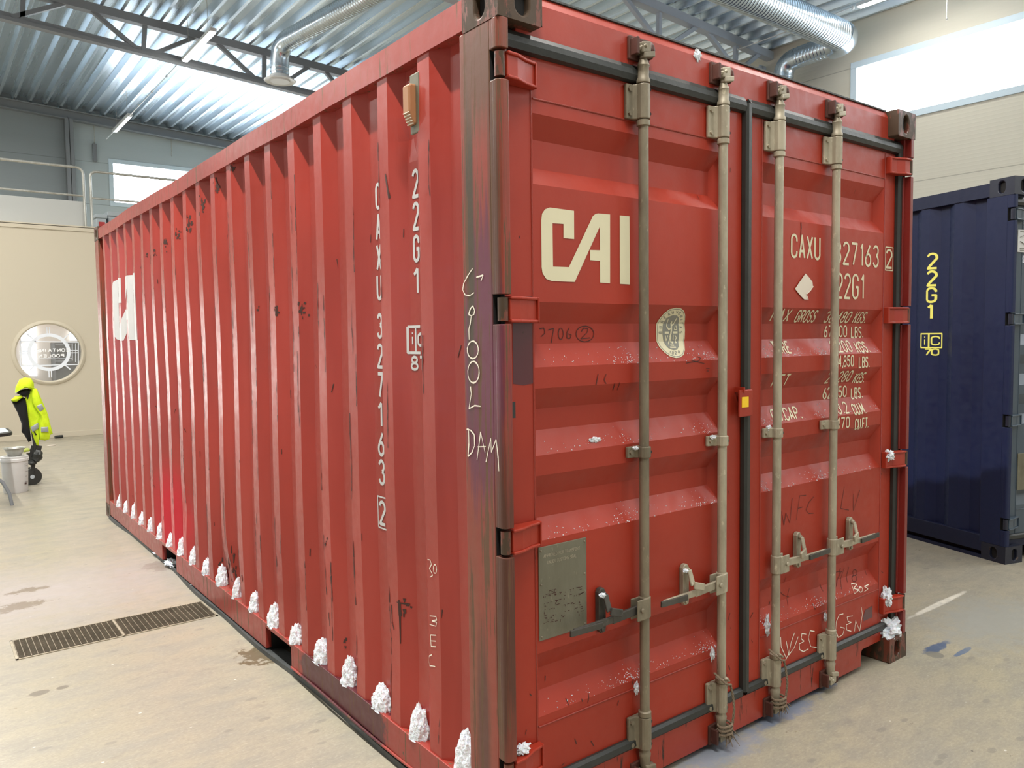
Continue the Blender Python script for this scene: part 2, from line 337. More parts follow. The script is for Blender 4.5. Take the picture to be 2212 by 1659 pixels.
# ---------------------------------------------------------------- stroke lettering
def arc(cx, cy, rx, ry, a0, a1, n=8):
    return [(cx+rx*math.cos(math.radians(a0+(a1-a0)*i/n)), cy+ry*math.sin(math.radians(a0+(a1-a0)*i/n))) for i in range(n+1)]
w_ = .5
G = {   # centre lines in a cell .5 wide and 1 tall
 'A': [[(0, 0), (.25, 1), (.5, 0)], [(.09, .3), (.41, .3)]],
 'B': [[(0, 0), (0, 1), (.28, 1)]+arc(.28, .77, .2, .23, 90, -90)+[(0, .54)], [(.28, .54)]+arc(.28, .27, .22, .27, 90, -90)+[(0, 0)]],
 'C': [[(.5, .72), (.5, .78)]+arc(.25, .78, .25, .22, 0, 180)+arc(.25, .22, .25, .22, 180, 360)+[(.5, .28)]],
 'D': [[(0, 0), (0, 1), (.22, 1)]+arc(.22, .5, .28, .5, 90, -90)+[(0, 0)]],
 'E': [[(.46, 1), (0, 1), (0, 0), (.46, 0)], [(0, .52), (.38, .52)]],
 'F': [[(.46, 1), (0, 1), (0, 0)], [(0, .52), (.38, .52)]],
 'G': [[(.5, .74), (.5, .78)]+arc(.25, .78, .25, .22, 0, 180)+arc(.25, .22, .25, .22, 180, 360)+[(.5, .48), (.27, .48)]],
 'I': [[(.25, 0), (.25, 1)]], 'K': [[(0, 0), (0, 1)], [(.5, 1), (.02, .42)], [(.16, .58), (.5, 0)]],
 'L': [[(0, 1), (0, 0), (.46, 0)]], 'M': [[(0, 0), (0, 1), (.29, .3), (.58, 1), (.58, 0)]],
 'N': [[(0, 0), (0, 1), (.5, 0), (.5, 1)]],
 'O': [arc(.25, .76, .25, .24, 0, 180)+arc(.25, .24, .25, .24, 180, 360)+[(.5, .76)]],
 'P': [[(0, 0), (0, 1), (.26, 1)]+arc(.26, .75, .24, .25, 90, -90)+[(0, .5)]],
 'R': [[(0, 0), (0, 1), (.26, 1)]+arc(.26, .75, .24, .25, 90, -90)+[(0, .5)], [(.26, .5), (.5, 0)]],
 'S': [arc(.25, .76, .25, .24, 20, 250)+[(.36, .5)]+arc(.25, .25, .25, .25, 60, -160)],
 'T': [[(0, 1), (.5, 1)], [(.25, 1), (.25, 0)]],
 'U': [[(0, 1)]+arc(.25, .24, .25, .24, 180, 360)+[(.5, 1)]],
 'V': [[(0, 1), (.25, 0), (.5, 1)]], 'W': [[(0, 1), (.16, 0), (.32, .8), (.48, 0), (.64, 1)]],
 'X': [[(0, 0), (.5, 1)], [(0, 1), (.5, 0)]], 'Y': [[(0, 1), (.25, .5), (.5, 1)], [(.25, .5), (.25, 0)]],
 '1': [[(.1, .8), (.26, 1), (.26, 0)]],
 '2': [arc(.25, .76, .25, .24, 170, 0)+[(.5, .66), (0, .0), (.5, 0)]],
 '3': [arc(.25, .77, .23, .23, 165, -80), arc(.25, .27, .25, .27, 80, -165)],
 '4': [[(.38, 0), (.38, 1), (0, .3), (.5, .3)]],
 '5': [[(.46, 1), (.04, 1), (.02, .56)]+arc(.24, .31, .26, .31, 110, -165)],
 '6': [[(.42, 1), (.08, .5)]+arc(.25, .29, .25, .29, 150, 510, 14)],
 '7': [[(0, 1), (.5, 1), (.16, 0)]],
 '8': [arc(.25, .76, .21, .24, -90, 270, 12), arc(.25, .26, .25, .26, 90, 450, 12)],
 '0': [arc(.25, .74, .25, .26, 0, 180)+arc(.25, .26, .25, .26, 180, 360)+[(.5, .74)]],
 '.': [[(.1, -.01), (.1, .12)]], ',': [[(.1, .10), (.04, -.14)]], '-': [[(.05, .5), (.4, .5)]], ' ': [],
}
def adv(ch): return {'.': .26, ',': .26, 'M': .86, 'W': .9, ' ': .42, 'I': .55, '1': .58, '-': .6}.get(ch, .76)
def text_lines(txt, x0, z0, h, width=None, mirror=False):
    tot = sum(adv(c) for c in txt)-.26; sx = (width/tot) if width else h*.62; out = []; cx = 0
    for ch in txt:
        for pl in G[ch]: out.append([(x0+(cx+a)*sx*(-1 if mirror else 1), z0+b*h) for a, b in pl])
        cx += adv(ch)
    return out
ZN = [0]
def zn():
    ZN[0] = (ZN[0]+1) % 14; return ZN[0]*4e-5       # neighbouring pieces never lie in one plane
def ribbon(bm, pts, wd, rnd=None, caps=True):        # a polyline in a 2D sheet becomes a band with round joints
    for i in range(len(pts)-1):
        a, b = Vector(pts[i]), Vector(pts[i+1]); d = b-a
        if d.length < 1e-7: continue
        d.normalize(); n = Vector((-d.y, d.x)); w0 = wd/2*(rnd() if rnd else 1); w1 = wd/2*(rnd() if rnd else 1)
        q = [a+n*w0, a-n*w0, b-n*w1, b+n*w1]
        zz = zn(); bm.faces.new([bm.verts.new((p.x, p.y, zz)) for p in q])
    if caps:
        for p in pts[1:-1]:
            zz = zn(); bm.faces.new([bm.verts.new((p[0]+wd/2*math.cos(k*PI/4), p[1]+wd/2*math.sin(k*PI/4), zz)) for k in range(8)])
def drape(bm, name, m, parent, fn, cuts_u=(), cuts_v=(), nd=(0, -1, 0)):   # cut a flat sheet at folds, lay it on a surface
    for c in cuts_u:
        bmesh.ops.bisect_plane(bm, geom=bm.verts[:]+bm.edges[:]+bm.faces[:], plane_co=(c, 0, 0), plane_no=(1, 0, 0))
    for c in cuts_v:
        bmesh.ops.bisect_plane(bm, geom=bm.verts[:]+bm.edges[:]+bm.faces[:], plane_co=(0, c, 0), plane_no=(0, 1, 0))
    for v in bm.verts: v.co = Vector(fn(v.co.x, v.co.y))+Vector(nd)*v.co.z
    me = bpy.data.meshes.new(name); bm.to_mesh(me); bm.free(); me.materials.append(M[m])
    o = bpy.data.objects.new(name, me); C.collection.objects.link(o)
    if parent is not None: o.parent = parent
    return o
def strokes(lines, wd, jit=0):
    bm = bmesh.new(); r = (lambda: random.uniform(1-jit, 1+jit)) if jit else None
    for l in lines: ribbon(bm, l, wd, r, caps=wd > .006)
    return bm
def poly(bm, pts): zz = zn(); bm.faces.new([bm.verts.new((p[0], p[1], zz)) for p in pts])

# ---------------------------------------------------------------- container geometry (x across the doors, y along the side, z up)
CW, CL, CH = 2.438, 6.058, 2.591
YD, DD = .055, .036                      # door face, depth of its recesses
def zof(v, y, u=1152): return at(u, v, 1, y).z
RECZ = [(zof(a, YD), zof(b, YD+DD), zof(c, YD+DD), zof(d, YD)) for a, b, c, d in
        [(244, 302, 364, 397), (652, 699, 743, 794), (840, 884, 930, 986), (1030, 1073, 1120, 1172), (1416, 1446, 1495, 1555)]]
XL0, XL1 = .165, 1.062
XR0, XR1 = 1.322, 2.262
RS = .03
def ydoor(x, z):
    f = 0
    for xa, xb in ((XL0, XL1), (XR0, XR1)):
        if xa < x < xb:
            fx = min((x-xa)/RS, (xb-x)/RS, 1)
            for a, b, c, d in RECZ:
                if d < z < a: f = max(f, min(fx, (a-z)/(a-b), (z-d)/(c-d), 1))
    return YD+DD*f
ZCUT = [z for r in RECZ for z in r]
XO, XI = .008, .046                      # side sheet: outer and inner flats
Y0C, PIT, FL, SL = .379, .278, .072, .067
def side_nodes():
    pts = [(.19, XI)]; k = 0
    while Y0C+PIT*k+FL < CL-.2:
        y = Y0C+PIT*k; pts += [(y-SL, XI), (y, XO), (y+FL, XO), (y+FL+SL, XI)]; k += 1
    pts.append((CL-.17, XI)); return pts
SN = side_nodes(); YCUT = [p[0] for p in SN]
DENT = 1.0
def xside(y, z, dent=True):
    x = SN[-1][1]
    for i in range(len(SN)-1):
        if SN[i][0] <= y <= SN[i+1][0]:
            t = (y-SN[i][0])/(SN[i+1][0]-SN[i][0]); x = SN[i][1]*(1-t)+SN[i+1][1]*t; break
    if y < .19: x = XI
    if dent:
        e = min(1, max(0, (z-.2)/.2), max(0, (2.42-z)/.2))
        x += e*(.003*math.sin(1.7*y+2.1*z)+.002*math.sin(4.1*z+y*.7))
        x += .035*math.exp(-(((y-2.62)/.16)**2+((z-.20)/.16)**2))
        x += .012*math.exp(-(((y-3.42)/.10)**2+((z-.48)/.12)**2))+.008*math.exp(-(((y-.58)/.05)**2+((z-2.26)/.06)**2))
    return x
def face_hole(mb, dk, O, U, V, w, h, cx, cy, hw, hh, depth=.022):
    O, U, V = Vector(O), Vector(U), Vector(V); Nn = U.cross(V)
    ang = sorted([2*PI*k/28 for k in range(28)]+[math.atan2(y-cy, x-cx) % (2*PI) for x in (0, w) for y in (0, h)])
    outer, inner = [], []
    for a in ang:
        c, s_ = math.cos(a), math.sin(a); t = 1e9
        if c > 1e-9: t = min(t, (w-cx)/c)
        if c < -1e-9: t = min(t, -cx/c)
        if s_ > 1e-9: t = min(t, (h-cy)/s_)
        if s_ < -1e-9: t = min(t, -cy/s_)
        outer.append((cx+c*t, cy+s_*t))
        r = min(hw, hh)/2; kx, ky = max(0, hw/2-r), max(0, hh/2-r)
        lo, hi = 0, hw+hh
        for _ in range(24):
            mdl = (lo+hi)/2; px, py = abs(c*mdl), abs(s_*mdl)
            ins = math.hypot(max(0, px-kx), max(0, py-ky)) < r
            if ins: lo = mdl
            else: hi = mdl
        inner.append((cx+c*lo, cy+s_*lo))
    n = len(ang); P = lambda p, d=0: O+U*p[0]+V*p[1]-Nn*d
    mb.add([P(p) for p in outer]+[P(p) for p in inner]+[P(p, depth) for p in inner],
           [(i, (i+1) % n, n+(i+1) % n, n+i) for i in range(n)]+[(n+i, n+(i+1) % n, 2*n+(i+1) % n, 2*n+i) for i in range(n)])
    dk.add([P(p, depth) for p in inner], [tuple(range(n))])
def casting(parent, m, x0, y0, z0, sx, sy):      # corner at the outer vertical edge; sx, sy point inwards
    mb, dk = MB(), MB(); a, b, h = .162, .178, .118; X = lambda t: x0+sx*t; Y = lambda t: y0+sy*t
    # door or end face (normal -sy*y)
    ux = (1, 0, 0) if sy > 0 else (-1, 0, 0)
    ox = min(X(0), X(a)) if sy > 0 else max(X(0), X(a)); cx = abs(X(.088)-ox)
    face_hole(mb, dk, (ox, y0, z0), ux, (0, 0, 1), a, h, cx, h/2, .05, .08)
    uy = (0, -1, 0) if sx > 0 else (0, 1, 0); oy = max(Y(0), Y(b)) if sx > 0 else min(Y(0), Y(b)); cy = abs(Y(.09)-oy)
    face_hole(mb, dk, (x0, oy, z0), uy, (0, 0, 1), b, h, cy, h/2, .05, .08)
    xa, xb, ya, yb = min(X(0), X(a)), max(X(0), X(a)), min(Y(0), Y(b)), max(Y(0), Y(b))
    face_hole(mb, dk, (xa, ya, z0+h), (1, 0, 0), (0, 1, 0), a, b, a/2, b/2, .06, .11)
    mb.add([(xa, ya, z0), (xb, ya, z0), (xb, yb, z0), (xa, yb, z0)], [(0, 1, 2, 3)])
    xi, yi = X(a), Y(b)
    mb.add([(xi, ya, z0), (xi, yb, z0), (xi, yb, z0+h), (xi, ya, z0+h)], [(0, 1, 2, 3)])
    mb.add([(xa, yi, z0), (xb, yi, z0), (xb, yi, z0+h), (xa, yi, z0+h)], [(0, 1, 2, 3)])
    o = mb.build('corner_casting', m, parent, smooth=False)
    bm = bmesh.new(); bm.from_mesh(o.data); bmesh.ops.remove_doubles(bm, verts=bm.verts, dist=1e-5)
    bmesh.ops.recalc_face_normals(bm, faces=bm.faces); bm.to_mesh(o.data); bm.free()
    b_ = o.modifiers.new('bevel', 'BEVEL'); b_.width = .006; b_.segments = 2; b_.limit_method = 'ANGLE'
    dk.build('casting_hole', 'dark', o)
    return o
HZ = (2.345, 1.654, .972, .27)           # hinge heights
def hinge(parent, m, z, left, mp):
    s = (lambda x: x) if left else (lambda x: CW-x); h = .038
    mb = MB(); p = [(.034, .004), (.075, .008), (.118, .026), (.158, .034), (.164, .054), (.034, .054)]
    mb.prism([(s(x), y) for x, y in p], 2, z-h+.007, z+h-.007)
    for zz in (z-h, z+h-.009):
        mb.prism([(s(x), y-.007 if i < 4 else y) for i, (x, y) in enumerate(p)], 2, zz, zz+.009)
    mb.prism([(s(.158), .026), (s(.167), .030), (s(.167), .054), (s(.158), .054)], 2, z-h, z+h)
    o = mb.build('hinge', m, parent, bevel=.003)
    MB().tube([(s(.018), .018, z-h+.004), (s(.018), .018, z+h-.004)], .0155, 16).build('hinge_pin', mp, o, smooth=True)
def corner_post(parent, m, left):
    s = (lambda x: x) if left else (lambda x: CW-x); mb = MB()
    lo, hi = .118, CH-.118
    mb.prism([(s(.001), .046), (s(.001), .195), (s(.02), .200), (s(.05), .200), (s(.05), .046)], 2, lo, hi)
    segs = []; z = lo
    for hz in sorted(HZ): segs.append((z, hz-.043)); z = hz+.043
    segs.append((z, hi))
    crn = [(s(.0), .03)]+[(s(.016-.016*math.cos(math.radians(a))), .016-.016*math.sin(math.radians(a))) for a in (0, 22, 45, 68, 90)]+[(s(.036), 0), (s(.036), .05), (s(.03), .05)]
    for a, b in segs:
        if b-a > .01: mb.prism(crn, 2, a, b); mb.prism([(s(.001), .026), (s(.001), .046), (s(.05), .046), (s(.05), .026)], 2, a, b)
    mb.prism([(s(.036), .05), (s(.030), .05), (s(.030), .11), (s(.036), .11)], 2, lo, hi)
    o = mb.build('corner_post', m, parent, bevel=.0025)
    for hz in HZ:
        dk = MB(); dk.box(min(s(.030), s(.034)), max(s(.030), s(.034)), .030, .046, hz-.043, hz+.043); dk.box(min(s(.004), s(.03)), max(s(.004), s(.03)), .0445, .0460, hz-.043, hz+.043)
        dk.build('hinge_recess', 'dark', o)
    return o
def side_sheet(parent, m, left, dent):
    nz = 30; zs = [.150+(2.487-.150)*i/nz for i in range(nz+1)]; mb = MB()
    ys = []
    for i in range(len(SN)-1): ys += [SN[i][0], (SN[i][0]+SN[i+1][0])/2]
    ys.append(SN[-1][0])
    vs = [((xside(y, z, dent) if left else CW-xside(y, z, False)), y, z) for y in ys for z in zs]
    n = nz+1; fs = [(i*n+j, (i+1)*n+j, (i+1)*n+j+1, i*n+j+1) for i in range(len(ys)-1) for j in range(nz)]
    return MB().add(vs, fs).build('side_panel', m, parent)
def door_sheet(mb, x0, x1, xa, xb):
    xs = [x0, xa, xa+RS, (xa+xb)/2, xb-RS, xb, x1]; zs = sorted([.150, 2.415]+ZCUT)
    n = len(zs); vs = [(x, ydoor(x, z), z) for x in xs for z in zs]; fs = []
    for i in range(len(xs)-1):
        for j in range(n-1):
            a, b, c, d = i*n+j, (i+1)*n+j, (i+1)*n+j+1, i*n+j+1
            if abs((vs[a][1]+vs[c][1])-(vs[b][1]+vs[d][1])) < 1e-6: fs.append((a, b, c, d))
            elif (vs[a][1] == vs[c][1]): fs += [(a, b, c), (a, c, d)] if abs(vs[a][1]-YD) < 1e-6 and False else [(a, b, d), (b, c, d)]
            else: fs += [(a, b, c), (a, c, d)]
    mb.add(vs, fs)
    for (xa_, xb_, za, zb) in ((x0, x1, 2.415, 2.416), (x0, x1, .149, .150)): mb.box(xa_, xb_, YD, YD+.05, za, zb)
    mb.box(x0-.0005, x0, YD, YD+.05, .15, 2.415); mb.box(x1, x1+.0005, YD, YD+.05, .15, 2.415)
def bracket(parent, m, x, z0, z1, r, mirror=False):
    sg = 1; mb = MB()
    pf = [(-.058, .052), (-.058, .040), (-.030, .038), (-.022, .028)]+[(.023*math.cos(math.radians(a)), .02-.023*math.sin(math.radians(a))) for a in (160, 135, 110, 90, 65, 40, 15, 0)]+[(.025, .052)]
    mb.prism([(x+a, b) for a, b in pf], 2, z0, z1)
    o = mb.build('bar_bracket', m, parent, bevel=.003)
    b = MB(); hl = MB(); zz = (z0+(z1-z0)*.15, z1-(z1-z0)*.15) if z1-z0 > .06 else ((z0+z1)/2,)
    for z in zz:
        b.lathe((x-.044, .040, z), [(.0085, -.007), (.0085, 0)], 6, 1)
        hl.lathe((x+.014, .0035, z), [(.0055, -.0012), (.0055, .002)], 10, 1)
    b.build('bolt', m, o); hl.build('bolt_hole', 'dark', o)
    return o
def locking_bar(parent, x, m, mb_, mcam, side, zhan=.648):
    root = MB().tube([(x, .02, .205), (x, .02, 2.40)], .0170, 20).build('locking_bar', m, parent, smooth=True)
    for pr_ in ([(.017, 2.398), (.023, 2.402), (.023, 2.412), (.0185, 2.420), (.0185, 2.452), (.021, 2.458), (.018, 2.466), (.012, 2.48), (.012, 2.50)],
                [(.017, 2.262), (.0225, 2.264), (.0225, 2.280), (.017, 2.284)], [(.010, .062), (.012, .075), (.018, .09), (.0185, .115), (.021, .13), (.017, .14), (.017, .205)],
                [(.017, .262), (.0225, .264), (.0225, .280), (.017, .284)]):
        MB().lathe((x, .02, 0), pr_, 20).build('bar_collar', m, root, smooth=True)
    for z0, z1 in ((2.285, 2.398), (1.162, 1.200), (.148, .262)): bracket(root, m if z1-z0 > .06 else mb_, x, z0, z1, .02)
    for zc, up in ((2.515, 1), (.060, -1)):
        cm, kp = MB(), MB()
        cm.obox((x, .022, zc), (.020, 0, .004), (0, .020, 0), (0, 0, .018))
        cm.obox((x+.012, .012, zc-up*.022), (.026, 0, up*.006), (0, .012, 0), (0, 0, .010))
        cm.tube([(x-.030, .028, zc-up*.012), (x-.004, .0, zc+up*.004)], [.011, .007], 10)
        kp.blob((x+.034, .024, zc-.002), (.014, .022, .030), 2, .08, 2, 3)
        kp.obox((x-.036, .028, zc), (.006, 0, 0), (0, .022, 0), (0, 0, .028))
        kp.obox((x, .042, zc), (.048, 0, 0), (0, .006, 0), (0, 0, .038))
        cm.build('locking_cam', m, root, bevel=.004); kp.build('cam_keeper', mcam, root, bevel=.003)
    d = -1 if side < 0 else 1; z = zhan
    hub = MB(); hub.box(min(x, x+d*.058), max(x, x+d*.058), -.004, .002, z-.036, z+.036)
    hub.box(min(x, x+d*.058), max(x, x+d*.058), .026, .032, z-.036, z+.036); hub.lathe((x+d*.038, -.004, z), [(.009, -.008), (.009, 0)], 8, 1)
    hub.lathe((x, .02, 0), [(.0215, z-.036), (.0215, z+.036)], 18); hub.build('handle_hub', mb_, root, bevel=.003)
    lv = MB(); lv.bar((x+d*.03, .013, z), (x+d*.16, .016, z-.008), .012, .030); lv.bar((x+d*.155, .016, z-.008), (x+d*.34, .004, z-.004), .010, .024)
    lv.build('bar_handle', 'steeldark' if side == -2 else mb_, root, bevel=.003)
    gp = MB(); gp.bar((x+d*.215, .003, z-.009), (x+d*.360, -.002, z-.002), .008, .021); gp.build('handle_grip', 'steeldark', root, bevel=.002)
    rt = MB(); rx = x+d*.185; z += .030
    rt.prism([(rx-.016, z-.070), (rx-.006, z-.082), (rx+.006, z-.082), (rx+.016, z-.070), (rx+.016, z+.055), (rx+.007, z+.068), (rx-.007, z+.068), (rx-.016, z+.055)], 1, .034, .054)
    rt.lathe((rx, .034, z+.048), [(.010, -.012), (.010, 0)], 10, 1)
    rt.bar((rx, .022, z+.05), (rx+d*-.004, .006, z-.004), .022, .008, (0, 1, 0)); rt.bar((rx-.004*d, .0, z-.002), (rx-d*.05, -.006, z-.016), .026, .010, (0, 1, 0))
    rt.lathe((rx, .034, z-.070), [(.008, -.006), (.008, 0)], 10, 1)
    rt.build('handle_retainer', mb_ if side != -2 else 'steeldark', root, bevel=.003)
    return root

def container(root, P, dent, bars):
    for x0, sx in ((0, 1), (CW, -1)):
        for y0, sy in ((0, 1), (CL, -1)):
            for z0 in (0, CH-.118): casting(root, P['cast'], x0, y0, z0, sx, sy)
    post = corner_post(root, P['post'], True); corner_post(root, P.get('post2', P['post']), False)
    for x in (0, CW-.16): MB().box(x+.002, x+.158, CL-.05, CL-.004, .118, CH-.118).build('rear_post', P['post'], root, bevel=.006)
    MB().box(.0, .05, CL-.168, CL-.05, .118, CH-.118).build('rear_post', P['post'], root, bevel=.006)
    side = side_sheet(root, P['side'], True, dent); side_sheet(root, P['side'], False, False)
    for xa, xb in ((.0, .062), (CW-.062, CW)):
        mb = MB(); n = 24
        for i in range(n):   # a slightly wavy tube along the roof edge
            ya, yb = .178+(CL-.356)*i/n, .178+(CL-.356)*(i+1)/n
            wz = lambda y: (.003*math.sin(3.1*y)+.002*math.sin(7*y)) if dent else 0
            wx = lambda y: (.003*math.sin(2.3*y+1)) if dent else 0
            vs = []
            for y in (ya, yb):
                vs += [(xa+wx(y), y, 2.482+wz(y)), (xb+wx(y), y, 2.482+wz(y)), (xb+wx(y), y, 2.572+wz(y)), (xa+wx(y), y, 2.572+wz(y))]
            mb.add(vs, [(0, 1, 5, 4), (1, 2, 6, 5), (2, 3, 7, 6), (3, 0, 4, 7)])
        mb.build('top_rail', P['rail'], root)
    MB().box(.06, CW-.06, .06, CL-.03, 2.560, 2.578).build('roof_panel', P['rail'], root)
    MB().box(.17, CW-.17, CL-.04, CL-.02, .15, 2.5).build('front_wall', P['side'], root)
    # bottom rails with fork pockets
    pk = [(1.68, 2.01), (3.68, 4.05)]; cut = [.178]+[v for p in pk for v in p]+[CL-.178]
    for sd in (0, 1):
        X = (lambda x: x) if sd == 0 else (lambda x: CW-x)
        mb = MB()
        for a, b in zip(cut[::2], cut[1::2]):
            mb.box(min(X(.002), X(.030)), max(X(.002), X(.030)), a, b, .030 if a > 1 else .050, .158)
            if a < 1 and dent: mb.tube([(X(-.001+.004*math.sin(y*4)), y, .048+.004*math.sin(y*6)) for y in [a+(b-a)*i/24 for i in range(25)]], .006, 8)
        for a, b in pk: mb.box(min(X(.002), X(.030)), max(X(.002), X(.030)), a, b, .140, .158)
        mb.box(min(X(.002), X(.060)), max(X(.002), X(.060)), .178, CL-.178, .154, .162)
        rl = mb.build('bottom_rail', P['rail'], root, bevel=.003)
        fl = MB(); n = 60
        for i in range(n):
            ya, yb = .178+(CL-.356)*i/n, .178+(CL-.356)*(i+1)/n
            ex = lambda y: (.0 + .012*math.sin(1.9*y-.4)+.006*math.sin(5.3*y)) if dent else 0
            vs = []
            for y in (ya, yb): vs += [(X(ex(y)), y, .0), (X(.09), y, .0), (X(.09), y, .012), (X(ex(y)), y, .024)]
            fl.add(vs, [(0, 1, 5, 4), (1, 2, 6, 5), (2, 3, 7, 6), (3, 0, 4, 7)])
        fl.build('rail_flange', P['flange'], rl)
        tn = MB()
        for a, b in pk: tn.box(min(X(.29), X(.3)), max(X(.29), X(.3)), a, b, .02, .15); tn.box(min(X(.03), X(.3)), max(X(.03), X(.3)), a-.004, a, .02, .15); tn.box(min(X(.03), X(.3)), max(X(.03), X(.3)), b, b+.004, .02, .15)
        tn.box(min(X(.06), X(.07)), max(X(.06), X(.07)), .18, 1.68, .012, .05)  # black backing paints the shade in the gap under the rail
        tn.build('pocket_and_gap_backing', 'dark', rl)
    MB().box(.1, CW-.1, .12, CL-.1, .10, .16).build('floor_frame', 'dark', root)
    # door header and sill
    h = MB(); h.prism([(.048, 2.456), (.048, 2.560), (.062, 2.590), (.11, 2.590), (.11, 2.456)], 0, .10, CW-.10)
    MB().box(.165, CW-.165, .056, .12, 2.590, 2.596).build('roof_edge', 'flange', root)
    h.build('door_header', P['header'], root, bevel=.003)
    s = MB(); x2 = 2.10
    s.prism([(.05, .148), (.05, .148), (CW-.05, .148), (CW-.05, .10), (CW-.162, .10), (x2+.01, .10), (x2, .09), (x2, .022), (CW-x2, .022), (CW-x2, .09), (CW-x2-.01, .10), (.05, .10)][1:], 1, .045, .12)
    s.build('door_sill', P['sill'], root, bevel=.003)
    # doors
    doors = []
    for (x0, x1, xa, xb, left) in ((.052, 1.186, XL0, XL1, True), (1.231, 2.366, XR0, XR1, False)):
        mb = MB(); door_sheet(mb, x0, x1, xa, xb); d = mb.build('container_door', P['door'], root); doors.append(d)
        wd = MB()
        for za in (RECZ[0][0]+.042, RECZ[4][3]-.03): wd.tube([(xa, YD-.001, za), (xb, YD-.001, za)], .0028, 6)
        for xx in (xa-.006, xb+.006): wd.tube([(xx, YD, .15), (xx, YD, 2.415)], .0030, 6)
        wd.build('weld_bead', P['weld'], d)
        for z in HZ: hinge(d, P['door'], z, left, P['cast'])
        g = MB()
        if left: g.prism([(1.184, .052), (1.186, .036), (1.196, .028), (1.216, .030), (1.226, .038), (1.232, .052)], 2, .17, 2.44)
        else: g.prism([(2.362, .054), (2.362, .040), (2.372, .032), (2.388, .032), (2.402, .046), (2.402, .054)], 2, .17, 2.44)
        prof = lambda zc: [(.052, zc-.031), (.036, zc-.026), (.030, zc-.008), (.033, zc+.010), (.044, zc+.026), (.052, zc+.029)]
        a, b = (x0-.01, 1.186) if left else (1.212, 2.40)
        g.prism(prof(2.436), 0, a, b)
        g.prism([(.054, .148), (.040, .150), (.034, .158), (.036, .178), (.046, .186), (.054, .186)], 0, a, b)
        g.build('door_gasket', 'rubber', d)
    br = []
    for x, m, mb_, mc, sd in bars: br.append(locking_bar(root, x, m, mb_, mc, sd))
    return post, side, doors, br

# ================================================================ the hall
XW, YG, XE, YE = 9.8, 17.2, -9.0, -9.0
struct(MB().box(XE-.3, XW+.3, YE-.3, YG+.3, -.2, 0).build('floor', 'floor'))
# roof deck: trapezoidal sheet running along y, in lengths that overlap at the trusses
def deck():
    mb = MB(); pit = .27
    for (ya, yb, dz) in ((YE, .5, 0), (.4, 5.9, .012), (5.8, 11.25, 0), (11.15, YG+.2, .012)):
        x = XE-.2
        prof = []
        while x < XW+.3:
            for dx, h in ((0, 0), (.045, 0), (.085, .105), (.235, .105)): prof.append((x+dx, zroof(x+dx)+h+dz))
            x += pit
        n = len(prof); k = 3
        ys = [ya+(yb-ya)*i/k for i in range(k+1)]
        mb.add([(p[0], y, p[1]) for y in ys for p in prof], [(j*n+i, j*n+i+1, (j+1)*n+i+1, (j+1)*n+i) for j in range(k) for i in range(n-1)])
    return mb
cl = struct(deck().build('ceiling', 'galv'))
struct(MB().add([(XE-.3, YE-.3, zroof(XE)+.2), (XW+.3, YE-.3, zroof(XW)+.2), (XW+.3, YG+.3, zroof(XW)+.2), (XE-.3, YG+.3, zroof(XE)+.2)], [(0, 1, 2, 3)]).build('trim_roof', 'beam'))
def wall_x(name, x0, x1, y0, y1, holes, m):       # wall in a plane x = const
    mb = MB(); H = 7.1; ys = sorted([y0, y1]+[h for q in holes for h in q[:2]])
    for a, b in zip(ys, ys[1:]):
        hl = [q for q in holes if q[0] <= (a+b)/2 <= q[1]]
        if hl: mb.box(x0, x1, a, b, 0, hl[0][2]); mb.box(x0, x1, a, b, hl[0][3], H)
        else: mb.box(x0, x1, a, b, 0, H)
    return struct(mb.build(name, m))
def wall_y(name, y0, y1, x0, x1, holes, m):
    mb = MB(); H = 7.1; xs = sorted([x0, x1]+[h for q in holes for h in q[:2]])
    for a, b in zip(xs, xs[1:]):
        hl = [q for q in holes if q[0] <= (a+b)/2 <= q[1]]
        if hl: mb.box(a, b, y0, y1, 0, hl[0][2]); mb.box(a, b, y0, y1, hl[0][3], H)
        else: mb.box(a, b, y0, y1, 0, H)
    return struct(mb.build(name, m))
hol = lambda w: [d[1:5] for d in DAY if d[0] == w]
wall_x('wall_right', XW, XW+.2, YE, YG, hol('right'), 'wall_right')
wall_x('wall_left', XE-.2, XE, YE, YG, hol('left'), 'wall_right')
wall_y('wall_near', YE-.2, YE, XE, XW, hol('near'), 'wall_right')
wall_y('wall_far', YG, YG+.2, 1.5, XW, hol('gable'), 'wall_gable')
wall_y('wall_far_left', YG-.04, YG+.2, XE, 1.5, [], 'wall_grey')
wn = 0
for (w, a0, a1, z0, z1, s) in DAY:
    wn += 1; pm = 'day%d' % wn; M[pm] = emat('daylight_pane', SKY if s < 4 else (.86, .93, 1), s)
    fr, pn = MB(), MB(); t = .07
    def bx(mb, p, q, za, zb, d0, d1):
        if w == 'right': mb.box(XW+d0, XW+d1, p, q, za, zb)
        elif w == 'left': mb.box(XE-d1, XE-d0, p, q, za, zb)
        elif w == 'gable': mb.box(p, q, YG+d0, YG+d1, za, zb)
        else: mb.box(p, q, YE-d1, YE-d0, za, zb)
    for (p, q, za, zb) in ((a0-.05, a1+.05, z0-.05, z0+t-.03), (a0-.05, a1+.05, z1-t+.03, z1+.05), (a0-.05, a0+t-.03, z0+t-.03, z1-t+.03), (a1-t+.03, a1+.05, z0+t-.03, z1-t+.03)):
        bx(fr, p, q, za, zb, -.02, .10)
    o = struct(fr.build('window_%d' % wn, 'winframe', bevel=.004))
    bx(pn, a0+.04, a1-.04, z0+.04, z1-.04, .06, .07); pn.build('window_pane', pm, o)
